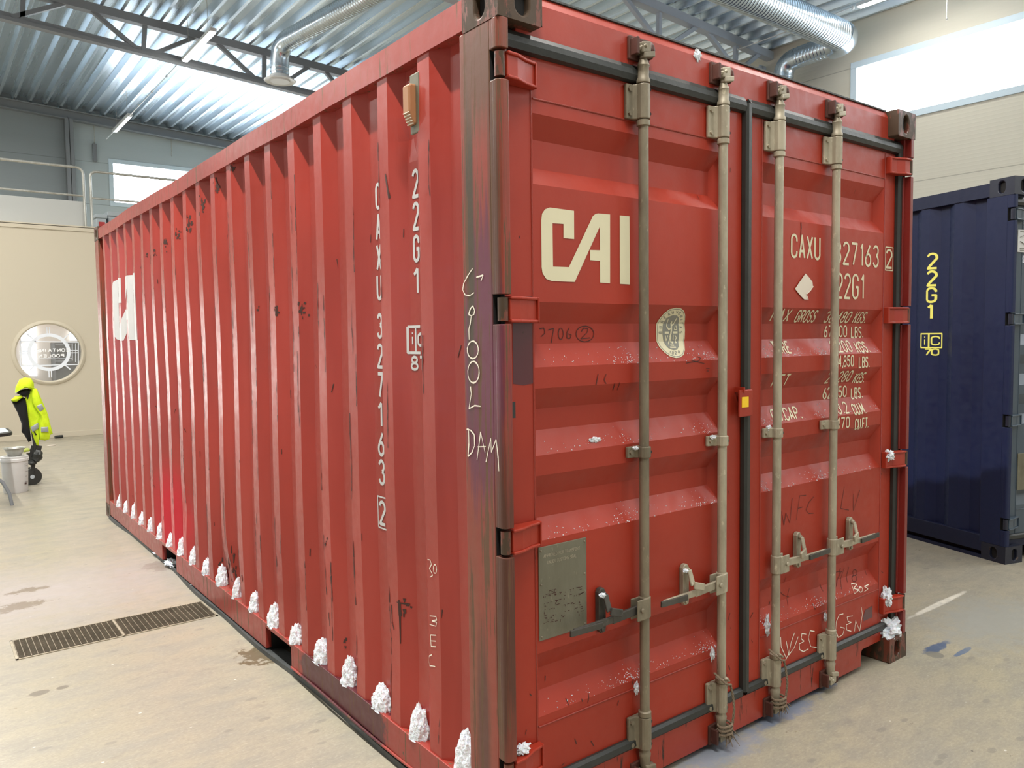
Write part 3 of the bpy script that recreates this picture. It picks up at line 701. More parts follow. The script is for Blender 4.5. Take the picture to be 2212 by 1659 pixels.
# steel: beam on the far wall, columns, trusses
def zr(x, d=0): return zroof(x)-d
b = MB()
b.bar((XE, YG-.10, zr(XE, .02)), (XW, YG-.10, zr(XW, .02)), .16, .025); b.bar((XE, YG-.10, zr(XE, .11)), (XW, YG-.10, zr(XW, .11)), .03, .17); b.bar((XE, YG-.10, zr(XE, .20)), (XW, YG-.10, zr(XW, .20)), .16, .02)
struct(b.build('trim_1', 'beam'))
def hcol(x, y, z1, w=.16):
    mb = MB(); mb.box(x-w/2, x+w/2, y-w/2, y-w/2+.015, 0, z1); mb.box(x-w/2, x+w/2, y+w/2-.015, y+w/2, 0, z1); mb.box(x-.006, x+.006, y-w/2, y+w/2, 0, z1); return mb
o = hcol(1.485, YG-.14, zr(1.485, .2)).build('steel_column', 'beam'); tag(o, 'dark grey steel column on the far wall left of the high window', 'column')
pR = at(1654, 150, 1, 5.95)
cx = 9.62
o = hcol(cx, 5.9, zr(cx, .25), .18).build('steel_column', 'beam_light'); tag(o, 'light grey steel column by the right wall under the roof truss end', 'column')
def truss(Y, m, label, members, zb, x0, x1, side):
    t = thing('roof_truss', label, 'roof truss', (0, Y, 0))
    q = MB(); zt = lambda x: zr(x, .07)
    q.bar((x0, 0, zt(x0)), (x1, 0, zt(x1)), .13, .12); q.build('top_chord', m, t)
    q = MB(); q.bar((x0+.3, 0, zb(x0+.3)), (x1-.3 if side else x1, 0, zb(x1-.3 if side else x1)), .12, .05)
    q.bar((x0+.3, 0, zb(x0+.3)+.055), (x1-.3 if side else x1, 0, zb(x1-.3 if side else x1)+.055), .05, .07); q.build('bottom_chord', m, t)
    for a, c in members:
        q = MB(); q.bar((a[0], 0, a[1]), (c[0], 0, c[1]), .06, .06, (0, 1, 0)); q.build('truss_web_bar', m, t)
def onY(Y, pts): return [(at(u, v, 1, Y).x, at(u, v, 1, Y).z) for u, v in pts]
YT = 11.1
cA, cB = at(0, 38, 1, YT), at(680, 209, 1, YT)
zbL = lambda x: cA.z+(cB.z-cA.z)*(x-cA.x)/(cB.x-cA.x)
mem = []
for a, c in [((150, 5), (24, 38)), ((180, 8), (297, 107)), ((313, 47), (310, 112)), ((433, 76), (328, 118)), ((458, 84), (562, 180)), ((571, 112), (570, 184)), ((672, 141), (600, 188)), ((692, 142), (760, 225)), ((50, -20), (48, 50))]:
    mem.append(tuple(onY(YT, [a, c])))
truss(YT, 'beam', 'dark grey roof truss above the far half of the red container', mem, zbL, XE, XW, True)
YR = 5.8; mem = []
for a, c in [((1345, -10), (1412, 78)), ((1424, 12), (1423, 90)), ((1510, 55), (1440, 100)), ((1516, 55), (1590, 152)), ((1590, 86), (1588, 150)), ((1645, 112), (1600, 150)), ((1290, -40), (1345, -10))]:
    mem.append(tuple(onY(YR, [a, c])))
truss(YR, 'beam_light', 'light grey roof truss ending at the right wall beside the duct', mem, lambda x: zr(x, .95), XE, XW, True)
# ducts
def spiral(pts, r, name, parent, m='duct', pitch=.055, n=24):
    mb = MB(); mb.tube(pts, r, n); o = mb.build(name, m, parent, smooth=True)
    rb = MB(); P_ = [Vector(p) for p in pts]
    for a, b in zip(P_, P_[1:]):
        L = (b-a).length; d = (b-a).normalized(); k = 0
        while k*pitch < L:
            p = a+d*(k*pitch); rb.tube([p-d*.012, p-d*.004, p+d*.004, p+d*.012], [r, r+.006, r+.006, r], n, cap=False); k += 1
    rb.build('duct_seam', m, o, smooth=True); return o
def elbow(c, d0, d1, R_, n=7):
    c, d0, d1 = Vector(c), Vector(d0).normalized(), Vector(d1).normalized(); out = []
    for i in range(n+1):
        t = i/n; a = c-d0*R_; b = c+d1*R_; out.append((1-t)**2*a+2*t*(1-t)*c+t*t*b)
    return out
zD = 5.46; pd = at(605, 176, 2, zD); zE = 6.0; pe = Vector((pd.x, pd.y, zE-.02)); p2 = at(775, 2, 2, zE); dd = (p2-pe); dd.z = 0; dd.normalize()
dl = thing('ventilation_duct', 'small silver spiral duct with white round diffuser above the red container', 'duct', (pd.x, pd.y, zD))
O_ = Vector((pd.x, pd.y, zD)); rr = .135
e = elbow((0, 0, zE-zD), (0, 0, 1), dd, .30)
spiral([(0, 0, .08), e[0]], rr, 'duct_drop', dl); MB().tube(e, rr+.003, 24).build('duct_elbow', 'duct', dl, smooth=True)
spiral([e[-1], Vector(e[-1])+dd*9.5], rr, 'duct_run', dl)
MB().lathe((0, 0, 0), [(.10, .02), (.225, 0), (.235, .012), (.17, .05), (.135, .09)], 32).build('duct_diffuser', 'lampbody', dl, smooth=True)
MB().lathe((0, 0, 0), [(.0, -.005), (.14, -.005), (.15, .018), (.0, .02)], 28).build('diffuser_disc', 'lampbody', dl, smooth=True)
xr = 9.28; pc = at(1835, 85, 0, xr); R2 = .195
dr = thing('ventilation_duct', 'large silver spiral duct turning twice down the right wall', 'duct', (xr, pc.y, pc.z))
pdn = at(1692, 140, 0, xr); dy = pdn.y-pc.y
e1 = elbow((0, 0, 0), (1, 0, 0), (0, 1, 0), .27); e2 = elbow((0, dy, -.02), (0, 1, 0), (0, 0, -1), .24)
spiral([(-9, 0, 0), e1[0]], R2, 'duct_run', dr); MB().tube(e1, R2+.003, 28).build('duct_elbow', 'duct', dr, smooth=True)
R3 = .145
spiral([e1[-1], e2[0]], R3, 'duct_run', dr); MB().tube(e2, R3+.003, 28).build('duct_elbow', 'duct', dr, smooth=True)
spiral([e2[-1], (0, e2[-1].y, -2.6)], R3, 'duct_drop', dr)
# lamps
def lamp(x, y0, y1, z, on, label):
    t = thing('ceiling_lamp', label, 'lamp', (x, y0, z)); L = y1-y0
    MB().box(-.045, .045, 0, L, .0, .05).build('lamp_housing', 'lampbody', t, bevel=.008)
    MB().box(-.036, .036, .03, L-.03, -.012, .0).build('lamp_diffuser', 'lamp_on' if on else 'lamp_off', t)
    w = MB()
    for yy in (.25, L-.25): w.tube([(0, yy, .05), (0, yy, zroof(x)-z)], .003, 5)
    w.build('hanging_wire', 'rail', t)
lamp(2.17, 9.45, 10.91, 5.85, True, 'lit strip lamp hanging under the far roof truss')
lamp(2.18, 14.68, 16.14, 5.9, False, 'unlit strip lamp hanging in front of the far wall')
lamp(8.9, 2.35, 3.85, 5.92, True, 'lit strip lamp at the top edge near the right wall')
for (x, y0, y1, z, lb) in ((2.17, 10.95, 16.9, 5.92, 'thin lamp cable run hanging below the far roof truss'), (8.9, 3.9, 9.5, 5.95, 'thin white lamp cable run crossing the right roof truss')):
    q = MB(); n = 12; q.tube([(x, y0+(y1-y0)*i/n, z-.02*math.sin(PI*i/n)) for i in range(n+1)], .008, 6)
    for i in range(0, n, 2): q.box(x-.012, x+.012, y0+(y1-y0)*i/n, y0+(y1-y0)*i/n+.02, z-.03, z+.01)
    tag(q.build('lamp_cable', 'lampbody'), lb, 'cable')
for (u, v, vb, lb) in ((202, 261, 343, 'white junction box with hanging cable left of the far high window'), (369, 293, 338, 'white junction box with hanging cable above the far high window')):
    p = at(u, v, 1, YG-.05); pb = at(u+2, vb, 1, YG-.05); t = thing('junction_box', lb, 'junction box', (p.x, YG-.04, p.z))
    MB().box(-.05, .05, -.05, .03, -.05, .05).build('box_body', 'lampbody', t, bevel=.01); MB().tube([(0, -.02, -.05), (0, -.02, pb.z-p.z)], .008, 6).build('cable', 'rail', t)
    if u == 202: MB().box(-.04, .04, -.03, .02, pb.z-p.z-.05, pb.z-p.z+.32).build('cable_cover', 'beam', t)
p = at(2045, 38, 0, 9.3)
tag(MB().tube([(9.3, p.y, p.z), (9.3, p.y, zroof(9.3)+.05)], .006, 6).lathe((9.3, p.y, p.z-.03), [(.008, 0), (.014, .015), (.006, .04)], 10).build('pull_cord', 'rail'), 'thin pull cord hanging above the wide right window', 'cord')

# ---------------------------------------------------------------- office block with porthole and railing
YO = 13.1; pcn = at(107, 762, 1, YO); RO = .475
mb, dk = MB(), MB()
face_hole(mb, dk, (-1, YO, 0), (1, 0, 0), (0, 0, 1), 3, 3.5, pcn.x+1, pcn.z, 2*RO, 2*RO, .12)
mb.box(XE, -1, YO, YO+.12, 0, 3.5); mb.box(2, XW, YO, YO+.12, 0, 3.5)
struct(mb.build('wall_office', 'office'))
mb = MB(); mb.box(XE, XW, YO-.02, YO, 3.44, 3.51); mb.box(XE, XW, YO-.02, YO+4, 3.5, 3.53); struct(mb.build('trim_2', 'office'))
M['day_office'] = emat('added_office_glow', (1, .97, .93), 7.0)
o = struct(MB().box(-3.6, -1.35, YO-.02, YO-.005, .05, 2.25).build('window_office_door', 'winframe')); MB().box(-3.52, -1.43, YO-.03, YO-.02, .13, 2.17).build('window_pane', 'day_office', o)  # unseen glowing pane, added to brighten the red container's far end
struct(MB().box(XE, XW, YO-.018, YO, 0, .09).build('baseboard_far', 'office', bevel=.004))
M['room'] = mat('office_room_wall', (.62, .56, .50), .7); M['brown'] = mat('dark_brown_cupboard', (.045, .035, .03), .6)
mb = MB(); mb.box(-3, 4, 16.0, 16.1, 0, 3.4); mb.box(-3.1, -3, YO+.12, 16, 0, 3.4); mb.box(4, 4.1, YO+.12, 16, 0, 3.4)
struct(mb.build('wall_office_inner', 'room'))
M['day_in'] = emat('office_daylight_pane', (.9, .95, 1), 2.6)
rw = MB()
for (u0, v0, u1, v1) in ((44, 700, 80, 738), (46, 742, 80, 785), (46, 790, 80, 812), (150, 712, 172, 735)):
    a, c = at(u0, v0, 1, 15.95), at(u1, v1, 1, 15.95); rw.box(a.x, c.x, 15.93, 15.97, c.z, a.z)
o = rw.build('window_office', 'day_in'); struct(o)
a, c = at(117, 740, 1, 15.4), at(215, 860, 1, 15.4)
tag(MB().box(a.x, c.x, 15.35, 15.95, 0, a.z).build('cupboard', 'brown', bevel=.01), 'dark brown cupboard seen through the round office window', 'cupboard')
area('office_lamp_light', (.8, 14.6, 3.3), .6, 1.2, 60)
ph = thing('porthole_window', 'round porthole window with ship wheel sign in the beige office wall', 'window', (pcn.x, YO, pcn.z))
def torus_prof(r0, r1, d):
    return [(r0, .0), (r0, -d*.6), (r0+(r1-r0)*.3, -d), (r0+(r1-r0)*.7, -d*.8), (r1, -d*.2), (r1, 0)]
vs = []; fs = []; pr = torus_prof(RO-.005, RO+.062, .035); n = 64
for r, h in pr:
    for k in range(n): vs.append((r*math.cos(2*PI*k/n), h, r*math.sin(2*PI*k/n)))
fs = [(i*n+k, i*n+(k+1) % n, (i+1)*n+(k+1) % n, (i+1)*n+k) for i in range(len(pr)-1) for k in range(n)]
MB().add(vs, fs).build('window_frame', 'office', ph, smooth=True)
gm = bpy.data.materials.new('clear_glass'); gm.use_nodes = True; gb = gm.node_tree.nodes['Principled BSDF']
tr = gm.node_tree.nodes.new('ShaderNodeBsdfTransparent'); mx = gm.node_tree.nodes.new('ShaderNodeMixShader'); mx.inputs[0].default_value = .10
gb.inputs['Roughness'].default_value = .05; gb.inputs['Base Color'].default_value = (.8, .85, .85, 1)
gm.node_tree.links.new(tr.outputs[0], mx.inputs[1]); gm.node_tree.links.new(gb.outputs[0], mx.inputs[2]); gm.node_tree.links.new(mx.outputs[0], gm.node_tree.nodes['Material Output'].inputs[0])
M['glass'] = gm
MB().lathe((0, .06, 0), [(RO, 0), (RO, .008)], 48, 1).build('glass_pane', 'glass', ph)
M['film'] = mat('white_window_film', (.82, .86, .92), .6)
def zp(x, y): q = at(x/4.424, 450+y/4.424, 1, YO+.05); return (q.x-pcn.x, q.z-pcn.z)     # point on the pane
bm = bmesh.new(); c0 = zp(470, 1375)
def ring(bm, c, r, w, n=48): ribbon(bm, [(c[0]+r*math.cos(2*PI*k/n), c[1]+r*math.sin(2*PI*k/n)) for k in range(n+1)], w)
ring(bm, c0, .285, .055)
for k in range(8):
    a = PI/4*k+PI/2
    for s_ in ((.0,) if k % 2 else (-.018, .018)):
        p = Vector((math.cos(a), math.sin(a))); nrm = Vector((-p.y, p.x))*s_
        ribbon(bm, [Vector(c0)+p*.31+nrm, Vector(c0)+p*.42+nrm], .020 if k % 2 else .014)
rect = [zp(195, 1270), zp(748, 1280), zp(748, 1492), zp(195, 1505), zp(195, 1270)]
ribbon(bm, rect, .016); ribbon(bm, [zp(262, 1437), zp(685, 1437)], .011); ribbon(bm, [zp(690, 1290), zp(690, 1455)], .012); ribbon(bm, [zp(722, 1290), zp(722, 1470)], .008)
for k in range(14): ribbon(bm, [zp(530+k*12, 1300), zp(535+k*12, 1300)], .006); ribbon(bm, [zp(530+k*12, 1460), zp(536+k*12, 1460)], .006)
drape(bm, 'wheel_sign', 'film', ph, lambda x, z: (x, .045, z))
tl = []
a, c = zp(660, 1368), zp(302, 1368); tl += text_lines('CONTAINER', a[0], a[1], .047, a[0]-c[0], True)
a, c = zp(610, 1420), zp(372, 1420); tl += text_lines('POOLEN', a[0], a[1], .045, a[0]-c[0], True)
M['film_white'] = mat('bright_white_film', (.95, .95, .95), .6)
drape(strokes(tl, .0125), 'sign_lettering', 'film_white', ph, lambda x, z: (x, .043, z))
# railing
r = .022
rg = thing('guard_railing', 'galvanised tube railing with board on the office roof, left section', 'railing', (0, 13.25, 3.53))
q = MB(); q.tube([(-8, 0, 1.01), (1.0, 0, 1.0)]+[(1.0+.10*math.sin(a), 0, .90+.10*math.cos(a)) for a in (.4, .8, 1.2, 1.57)]+[(1.105, 0, 0)], r, 12); q.build('top_tube', 'rail', rg, smooth=True)
MB().tube([(-8, 0, .55), (1.105, 0, .53)], r*.8, 10).build('middle_tube', 'rail', rg, smooth=True)
for i, x in enumerate((-1.5, -4.2)): MB().tube([(x, 0, 0), (x, 0, 1.0)], r, 10).build('railing_post', 'rail', rg, smooth=True)
rg2 = thing('guard_railing', 'galvanised tube railing on the office roof in front of the far window', 'railing', (0, 13.25, 3.53))
q = MB(); q.tube([(1.205, 0, 0), (1.205, 0, .86)]+[(1.305-.10*math.cos(a), 0, .86+.10*math.sin(a)) for a in (.4, .8, 1.2, 1.57)]+[(9.7, 0, .96)], r, 12); q.build('top_tube', 'rail', rg2, smooth=True)
MB().tube([(1.205, 0, .51), (9.7, 0, .49)], r*.8, 10).build('middle_tube', 'rail', rg2, smooth=True)
for x in (4.0, 6.8): MB().tube([(x, 0, 0), (x, 0, .96)], r, 10).build('railing_post', 'rail', rg2, smooth=True)
tag(MB().box(-8, 1.09, 13.29, 13.34, 3.535, 3.97).build('parapet_board', 'board', bevel=.004), 'grey parapet board behind the left office roof railing', 'board')
M['greybox'] = mat('grey_plastic_case', (.40, .45, .48), .5); M['redlabel'] = mat('red_label', (.45, .03, .03), .5)
for (u0, v0, u1, v1, ym, lb) in ((207, 462, 231, 492, 13.9, 'grey case with a red label on the office roof, left one'), (233, 456, 300, 500, 14.0, 'larger grey case with a red label on the office roof, right one')):
    a, c = at(u0, v0, 1, ym), at(u1, v1, 1, ym); W_ = c.x-a.x; H_ = a.z-3.53
    t = thing('storage_case', lb, 'case', (a.x, ym, 3.53)); MB().box(0, W_, 0, .4, 0, H_*.8).build('case_body', 'greybox', t, bevel=.02)
    MB().box(-.015, W_+.015, -.015, .415, H_*.8, H_).build('case_lid', 'greybox', t, bevel=.015); MB().box(.04, .14, -.006, 0, H_*.3, H_*.6).build('case_label', 'redlabel', t)

# ---------------------------------------------------------------- things on the floor at the left
bu = thing('plastic_bucket', 'white plastic bucket on the floor beside the yellow jacket', 'bucket', (-.53, 7.94, 0))
MB().lathe((0, 0, 0), [(.108, 0), (.112, .01), (.124, .33), (.132, .335), (.132, .36), (.128, .365), (.128, .385), (.12, .385)], 40).build('bucket_body', 'white', bu, smooth=True)
ll = []
for i, z in enumerate((.30, .28, .22, .17, .11)): ll += [[(.02+.012*k, z), (.028+.012*k, z)] for k in range(3+i % 3)]
ll += text_lines('BRUTTO', .015, .085, .018)[:8]
drape(strokes(ll, .004), 'bucket_print', 'marker', bu, lambda x, z: (.117*math.sin(x/.117+.55)+.004*(z/.3), -(.1205+.006*z/.3)*math.cos(x/.117+.55)-.004, z))
MB().tube([(.127*math.cos(a), .127*math.sin(a), .34-.0*a) for a in [PI*k/12 for k in range(13)]], .004, 6).build('bucket_handle', 'rail', bu)
MB().lathe((-.525, 7.94, .385), [(.055, 0), (.062, .004), (.095, .078), (.108, .084), (.108, .088), (.092, .082), (.058, .012), (.0, .010)], 36).build('steel_bowl', 'rail', None, smooth=True)
tag(bpy.data.objects['steel_bowl'], 'stainless steel bowl standing on the white bucket', 'bowl')
tb = thing('folding_table', 'dark edged table at the left edge of the picture', 'table', (-1.2, 7.3, 0))
pts = [(.60-.16*(1-math.cos(a)), -.30+.16-.16*math.sin(a)) for a in (0, .4, .8, 1.2, 1.57)]
MB().prism([(-1.2, -.30)]+pts[::-1]+[(.60, .3), (-1.2, .3)], 2, .69, .72).build('table_top', 'rubber', tb, bevel=.004)
MB().prism([(-1.15, -.27), (.45, -.27), (.57, -.15), (.57, .28), (-1.15, .28)], 2, .72, .724).build('table_surface', 'greybox', tb)
pa, pb = at(0, 1036, 1, 7.15), at(26, 1086, 1, 7.15)
MB().tube([(.1, .05, .69), (.2, 0, .5), (pa.x+1.2-.06, -.12, pa.z+.05), (pa.x+1.2+.02, -.14, pa.z-.03), (pa.x+1.2+.07, -.15, .12), (pb.x+1.2, -.15, .0)], .016, 12).build('table_leg', 'beam', tb, smooth=True)
MB().tube([(-.6, .1, .69), (-.6, .05, 0)], .016, 12).build('table_leg', 'beam', tb, smooth=True)
# pallet truck and jacket
YJ = 8.3
def zj(x, y, yy=YJ): q = at(x/5.53, 780+y/5.53, 1, yy); return q
bc = at(72, 1046, 2, 0)
pt = thing('pallet_truck', 'black pallet truck with spoked wheel standing behind the white bucket', 'pallet truck', (bc.x, YJ, 0))
L_ = lambda p: (p.x-bc.x, p.y-YJ, p.z)
wc = zj(385, 1380); 
for dy_ in (-.0, .12):
    w = MB(); rw_ = wc.z
    w.lathe((wc.x-bc.x, dy_-.02, wc.z), [(rw_*.72, 0), (rw_, .004), (rw_, .036), (rw_*.72, .04)], 30, 1)
    wo = w.build('wheel', 'rubber', pt, smooth=True)
    w = MB()
    for k in range(6): a = PI/3*k; w.bar((wc.x-bc.x, dy_, wc.z), (wc.x-bc.x+rw_*.75*math.cos(a), dy_, wc.z+rw_*.75*math.sin(a)), .012, .016)
    w.lathe((wc.x-bc.x, dy_-.022, wc.z), [(.022, 0), (.022, .044)], 14, 1); w.build('wheel_rim', 'greybox', wo)
q = MB()
q.blob(L_(zj(440, 1130)), (.055, .08, .075), 3, .25, 2, 1); q.bar(L_(zj(470, 1010)), L_(zj(440, 1130)), .05, .05); q.bar(L_(zj(395, 1010)), L_(zj(370, 1130)), .03, .04)
q.bar(L_(zj(370, 1230)), L_(zj(340, 1100)), .05, .04); q.bar(L_(zj(400, 1200)), L_(zj(385, 1340)), .04, .04); q.blob(L_(zj(380, 1210)), (.05, .07, .03), 3, .2, 2, 4)
q.build('drawbar_head', 'rubber', pt, smooth=True)
MB().bar(L_(zj(430, 1120)), L_(zj(330, 330)), .04, .035).build('drawbar', 'rubber', pt, bevel=.005)
MB().bar(L_(zj(270, 1070)), L_(zj(350, 1055)), .12, .03).build('fork_frame', mat('yellow_green_paint', (.35, .42, .06), .5), pt, bevel=.01)
for s_ in (-.05, .17): MB().bar((-.05, .1+s_, .12), (-.1, 1.1+s_, .10), .14, .05).build('fork', 'rubber', pt, bevel=.01)
M['hivis'] = mat('fluorescent_yellow_cloth', (.60, .80, .012), .8, var=.25, vscale=14, bump=.6, bscale=22); M['black_cloth'] = mat('black_cloth', (.008, .008, .010), .95)
M['reflect'] = mat('silver_reflective_band', (.33, .36, .37), .5, metal=.3)
def puff(name, pts, y0, th, m, parent, rings=(1, .94, .75, .4), wr=.0):   # an inflated piece of cloth with front and back
    P_ = [zj(x, y, YJ+y0) for x, y in pts]; n = len(P_)
    P2 = []
    for i in range(n):
        a, b = P_[i], P_[(i+1) % n]; P2 += [a, (a+b)/2]
    n = len(P2); cx_ = sum((p for p in P2), Vector())/n; vs = []; fs = []
    for side_ in (-1, 1):
        for k, s_ in enumerate(rings):
            if side_ == 1 and k == 0: continue
            for i, p in enumerate(P2):
                v = cx_+(p-cx_)*s_; h = math.sqrt(max(0, 1-s_*s_)); nz = noise.noise(Vector((v.x*18, v.z*9, 3)))*wr
                vs.append((v.x, v.y+side_*th*(h+nz*h), v.z))
    R_ = len(rings)
    for k in range(R_-1): fs += [(k*n+i, k*n+(i+1) % n, (k+1)*n+(i+1) % n, (k+1)*n+i) for i in range(n)]
    vs.append(tuple(cx_+Vector((0, -th*1.02, 0)))); ct = len(vs)-1; fs += [((R_-1)*n+i, (R_-1)*n+(i+1) % n, ct) for i in range(n)]
    b0 = R_*n
    fs += [(i, (i+1) % n, b0+(i+1) % n, b0+i) for i in range(n)]
    for k in range(R_-2): fs += [(b0+k*n+i, b0+k*n+(i+1) % n, b0+(k+1)*n+(i+1) % n, b0+(k+1)*n+i) for i in range(n)]
    vs.append(tuple(cx_+Vector((0, th*1.02, 0)))); ct = len(vs)-1; fs += [(b0+(R_-2)*n+i, b0+(R_-2)*n+(i+1) % n, ct) for i in range(n)]
    o_ = Vector((jo.x, YJ, 0)); return MB().add([tuple(Vector(v)-o_) for v in vs], fs).build(name, m, parent, smooth=True)
jo = zj(330, 300)
jk = thing('safety_jacket', 'fluorescent yellow hooded safety jacket hanging on the pallet truck handle', 'jacket', (jo.x, YJ, 0))
puff('jacket_lining', [(130, 465), (190, 485), (270, 430), (310, 440), (330, 560), (345, 720), (375, 950), (340, 970), (290, 880), (258, 850), (258, 750), (210, 620)], .02, .06, 'black_cloth', jk)
body = puff('jacket_body', [(300, 440), (370, 310), (410, 320), (440, 330), (480, 420), (560, 600), (590, 700), (590, 930), (540, 950), (470, 940), (450, 800), (462, 1030), (430, 1035), (380, 900), (345, 760), (325, 600)], .0, .05, 'hivis', jk, wr=.9)
puff('jacket_sleeve', [(385, 330), (440, 335), (480, 440), (540, 580), (600, 750), (632, 870), (600, 880), (590, 935), (480, 940), (475, 800), (480, 640), (420, 560), (380, 480)], -.07, .035, 'hivis', jk, wr=.9)
puff('jacket_hood', [(178, 380), (185, 310), (235, 215), (300, 195), (370, 205), (405, 260), (410, 330), (370, 340), (330, 322), (270, 328), (215, 345)], -.02, .10, 'hivis', jk, wr=.4)
puff('hood_lining', [(195, 385), (240, 345), (310, 330), (370, 340), (340, 400), (310, 430), (270, 425), (230, 400)], -.01, .06, 'black_cloth', jk)
puff('jacket_collar', [(130, 465), (180, 420), (260, 405), (275, 430), (200, 485), (150, 482)], -.02, .05, 'hivis', jk)
for q_ in ([(435, 535), (500, 510), (525, 570), (480, 605)], [(488, 790), (575, 785), (580, 850), (490, 850)]): puff('reflective_band', q_, -.105, .006, 'reflect', jk, rings=(1, .8, .4))
for q_ in ([(365, 790), (455, 735), (465, 800), (390, 850)],): puff('reflective_band', q_, -.055, .006, 'reflect', jk, rings=(1, .8, .4))
puff('jacket_pocket_flap', [(398, 840), (415, 840), (440, 880), (425, 888)], -.06, .006, 'black_cloth', jk, rings=(1, .8, .4))
p = at(127, 944, 2, .02); tag(MB().tube([(p.x-.055, p.y, .024), (p.x+.06, p.y+.03, .024)], .024, 14).build('pipe_offcut', 'rubber', smooth=True), 'short dark pipe piece lying by the office wall', 'pipe')
p = at(112, 963, 2, 0); tag(MB().blob((p.x, p.y, .006), (.06, .03, .012), 2, .2, 2, 5, flat=-.006).build('debris_chip', 'paper', smooth=True), 'pale chip lying on the floor near the office wall', 'debris')
# floor drain
dra = thing('floor_drain', 'steel floor drain grating running up to the red container', 'drain', (-1.0, 2.73, 0))
fr = MB(); Ld = .985; Wd = .315
for a in ((0, .012, 0, Wd), (Ld-.012, Ld, 0, Wd), (0, Ld, 0, .010), (0, Ld, Wd-.010, Wd)): fr.box(a[0], a[1], a[2], a[3], -.03, .004)
fr.build('drain_frame', 'zinc_light', dra)
MB().box(.0, Ld, 0, Wd, .0005, .001).build('drain_pit_shade', 'dark', dra)  # flat black sheet on the floor for the pit's shade
for (xa, xb) in ((.014, Ld/2-.006), (Ld/2+.006, Ld-.014)):
    g = MB(); n = 17
    for i in range(n+1): x = xa+(xb-xa)*i/n; g.box(x-.0018, x+.0018, .01, Wd-.01, .001, .007)
    for i in range(30): y = .012+(Wd-.024)*i/29; g.box(xa, xb, y-.0008, y+.0008, .001, .0035)
    g.build('drain_grating', 'steeldark' if 0 else 'zinc', dra)
MB().box(Ld/2-.006, Ld/2+.006, 0, Wd, .001, .006).build('drain_bridge', 'zinc_light', dra)

# ================================================================ red container
rc = thing('shipping_container', 'red corrugated shipping container with white lettering and snow on its ledges', 'container', (0, 0, 0))
PR = dict(cast='red_worn', post='red_post', side='red_side', rail='red_rail', flange='flange', header='red_header', sill='red_sill', door='red_door', weld='weld', post2='red_post2')
M['red_post2'] = paint('right_post_paint', (.17, .014, .010), .3, rust=(.06, .03, .016), streak=(30, 30, 1.5))
BX = (.610, 1.030, 1.378, 1.792)
post, side, doors, bars_ = container(rc, PR, True, [(BX[0], 'steeldark' if 0 else 'zinc', 'zinc', 'rustbrown', -2), (BX[1], 'zinc_light', 'zinc_light', 'rustbrown', -1), (BX[2], 'zinc_light', 'zinc_light', 'rustbrown', 1), (BX[3], 'zinc_light', 'zinc_light', 'rustbrown', 1)])
dL, dR = doors
def march(u, v, surf, axis, a, b, n=160):
    for i in range(n+1):
        c = a+(b-a)*i/n; p = at(u, v, axis, c)
        if axis == 1:
            if c >= surf(p.x, p.z): return (p.x, p.z)
        elif c >= surf(p.y, p.z): return (p.y, p.z)
    return (p.x, p.z) if axis == 1 else (p.y, p.z)
td = lambda u, v: march(u, v, ydoor, 1, .050, .094)
ts = lambda u, v: march(u, v, xside, 0, .000, .058)
def zoomed(x0, y0, s, pts): return [(x0+a/s, y0+b/s) for a, b in pts]
EPS = .0013
fdoor = lambda x, z: (x, ydoor(x, z)-EPS, z)
fside = lambda y, z: (xside(y, z)-EPS, y, z)
XCUT = [XL0, XL0+RS, XL1-RS, XL1, XR0, XR0+RS, XR1-RS, XR1]
def on_door(bm, name, m, parent, e=EPS): return drape(bm, name, m, parent, lambda x, z: (x, ydoor(x, z)-e, z), XCUT, ZCUT)
def on_side(bm, name, m, parent=side, e=EPS): return drape(bm, name, m, parent, lambda y, z: (xside(y, z)-e, y, z), YCUT, [2.4-.1*k for k in range(22)], (-1, 0, 0))
# logo on the left door
LG = [(440, 175), (441, 368), (368, 362), (368, 265), (293, 260), (297, 556), (405, 560), (553, 245), (568, 212), (585, 198), (604, 193), (686, 200), (686, 670), (618, 665), (617, 517), (550, 512), (550, 443), (617, 445), (615, 285), (445, 661), (290, 655), (250, 640), (225, 600), (219, 560), (216, 240), (222, 195), (242, 165), (275, 153)]
LI = [(752, 207), (818, 213), (821, 678), (753, 674)]
z3 = lambda pts: [td(*p) for p in zoomed(1100, 400, 3.16, pts)]
def triangulate_polys(polys):
    bm = bmesh.new()
    for p in polys: poly(bm, p)
    bm.normal_update()
    for f in bm.faces:
        if f.normal.z < 0: f.normal_flip()
    bmesh.ops.triangulate(bm, faces=bm.faces[:], ngon_method='EAR_CLIP'); return bm
on_door(triangulate_polys([z3(LG), z3(LI)]), 'door_logo', 'cream', dL)
# right door data lettering
def row(txt, u0, u1, v, h, lines, vref=None):
    a, b = td(u0, v), td(u1, v); lines += text_lines(txt, a[0], a[1]-h/2, h, b[0]-a[0])
big, sm = [], []
def wordpx(txt, p0, p1, hpx, lines):
    a, b, t = td(*p0), td(*p1), td(p0[0], p0[1]-hpx); lines += text_lines(txt, a[0], (a[1]+b[1])/2, t[1]-a[1], b[0]-a[0])
wordpx('CAXU', (1709, 554), (1770, 561), 48, big); wordpx('327163', (1803, 569), (1896, 576), 47, big); wordpx('22G1', (1806, 643), (1865, 645), 52, big)
a0, a1 = td(1914, 578), td(1925, 580)
for l in text_lines('2', a0[0], a0[1], .083, a1[0]-a0[0]): big.append(l)
on_door(strokes(big, .0105), 'door_lettering', 'cream', dR)
bxl = [td(1912, 581), td(1927.5, 583), td(1927.5, 530), td(1912, 529), td(1912, 581)]
xm0, xm1 = td(1911.5, 582)[0], td(1927.5, 582)[0]; zb0, zb1 = a0[1]-.012, a0[1]+.095
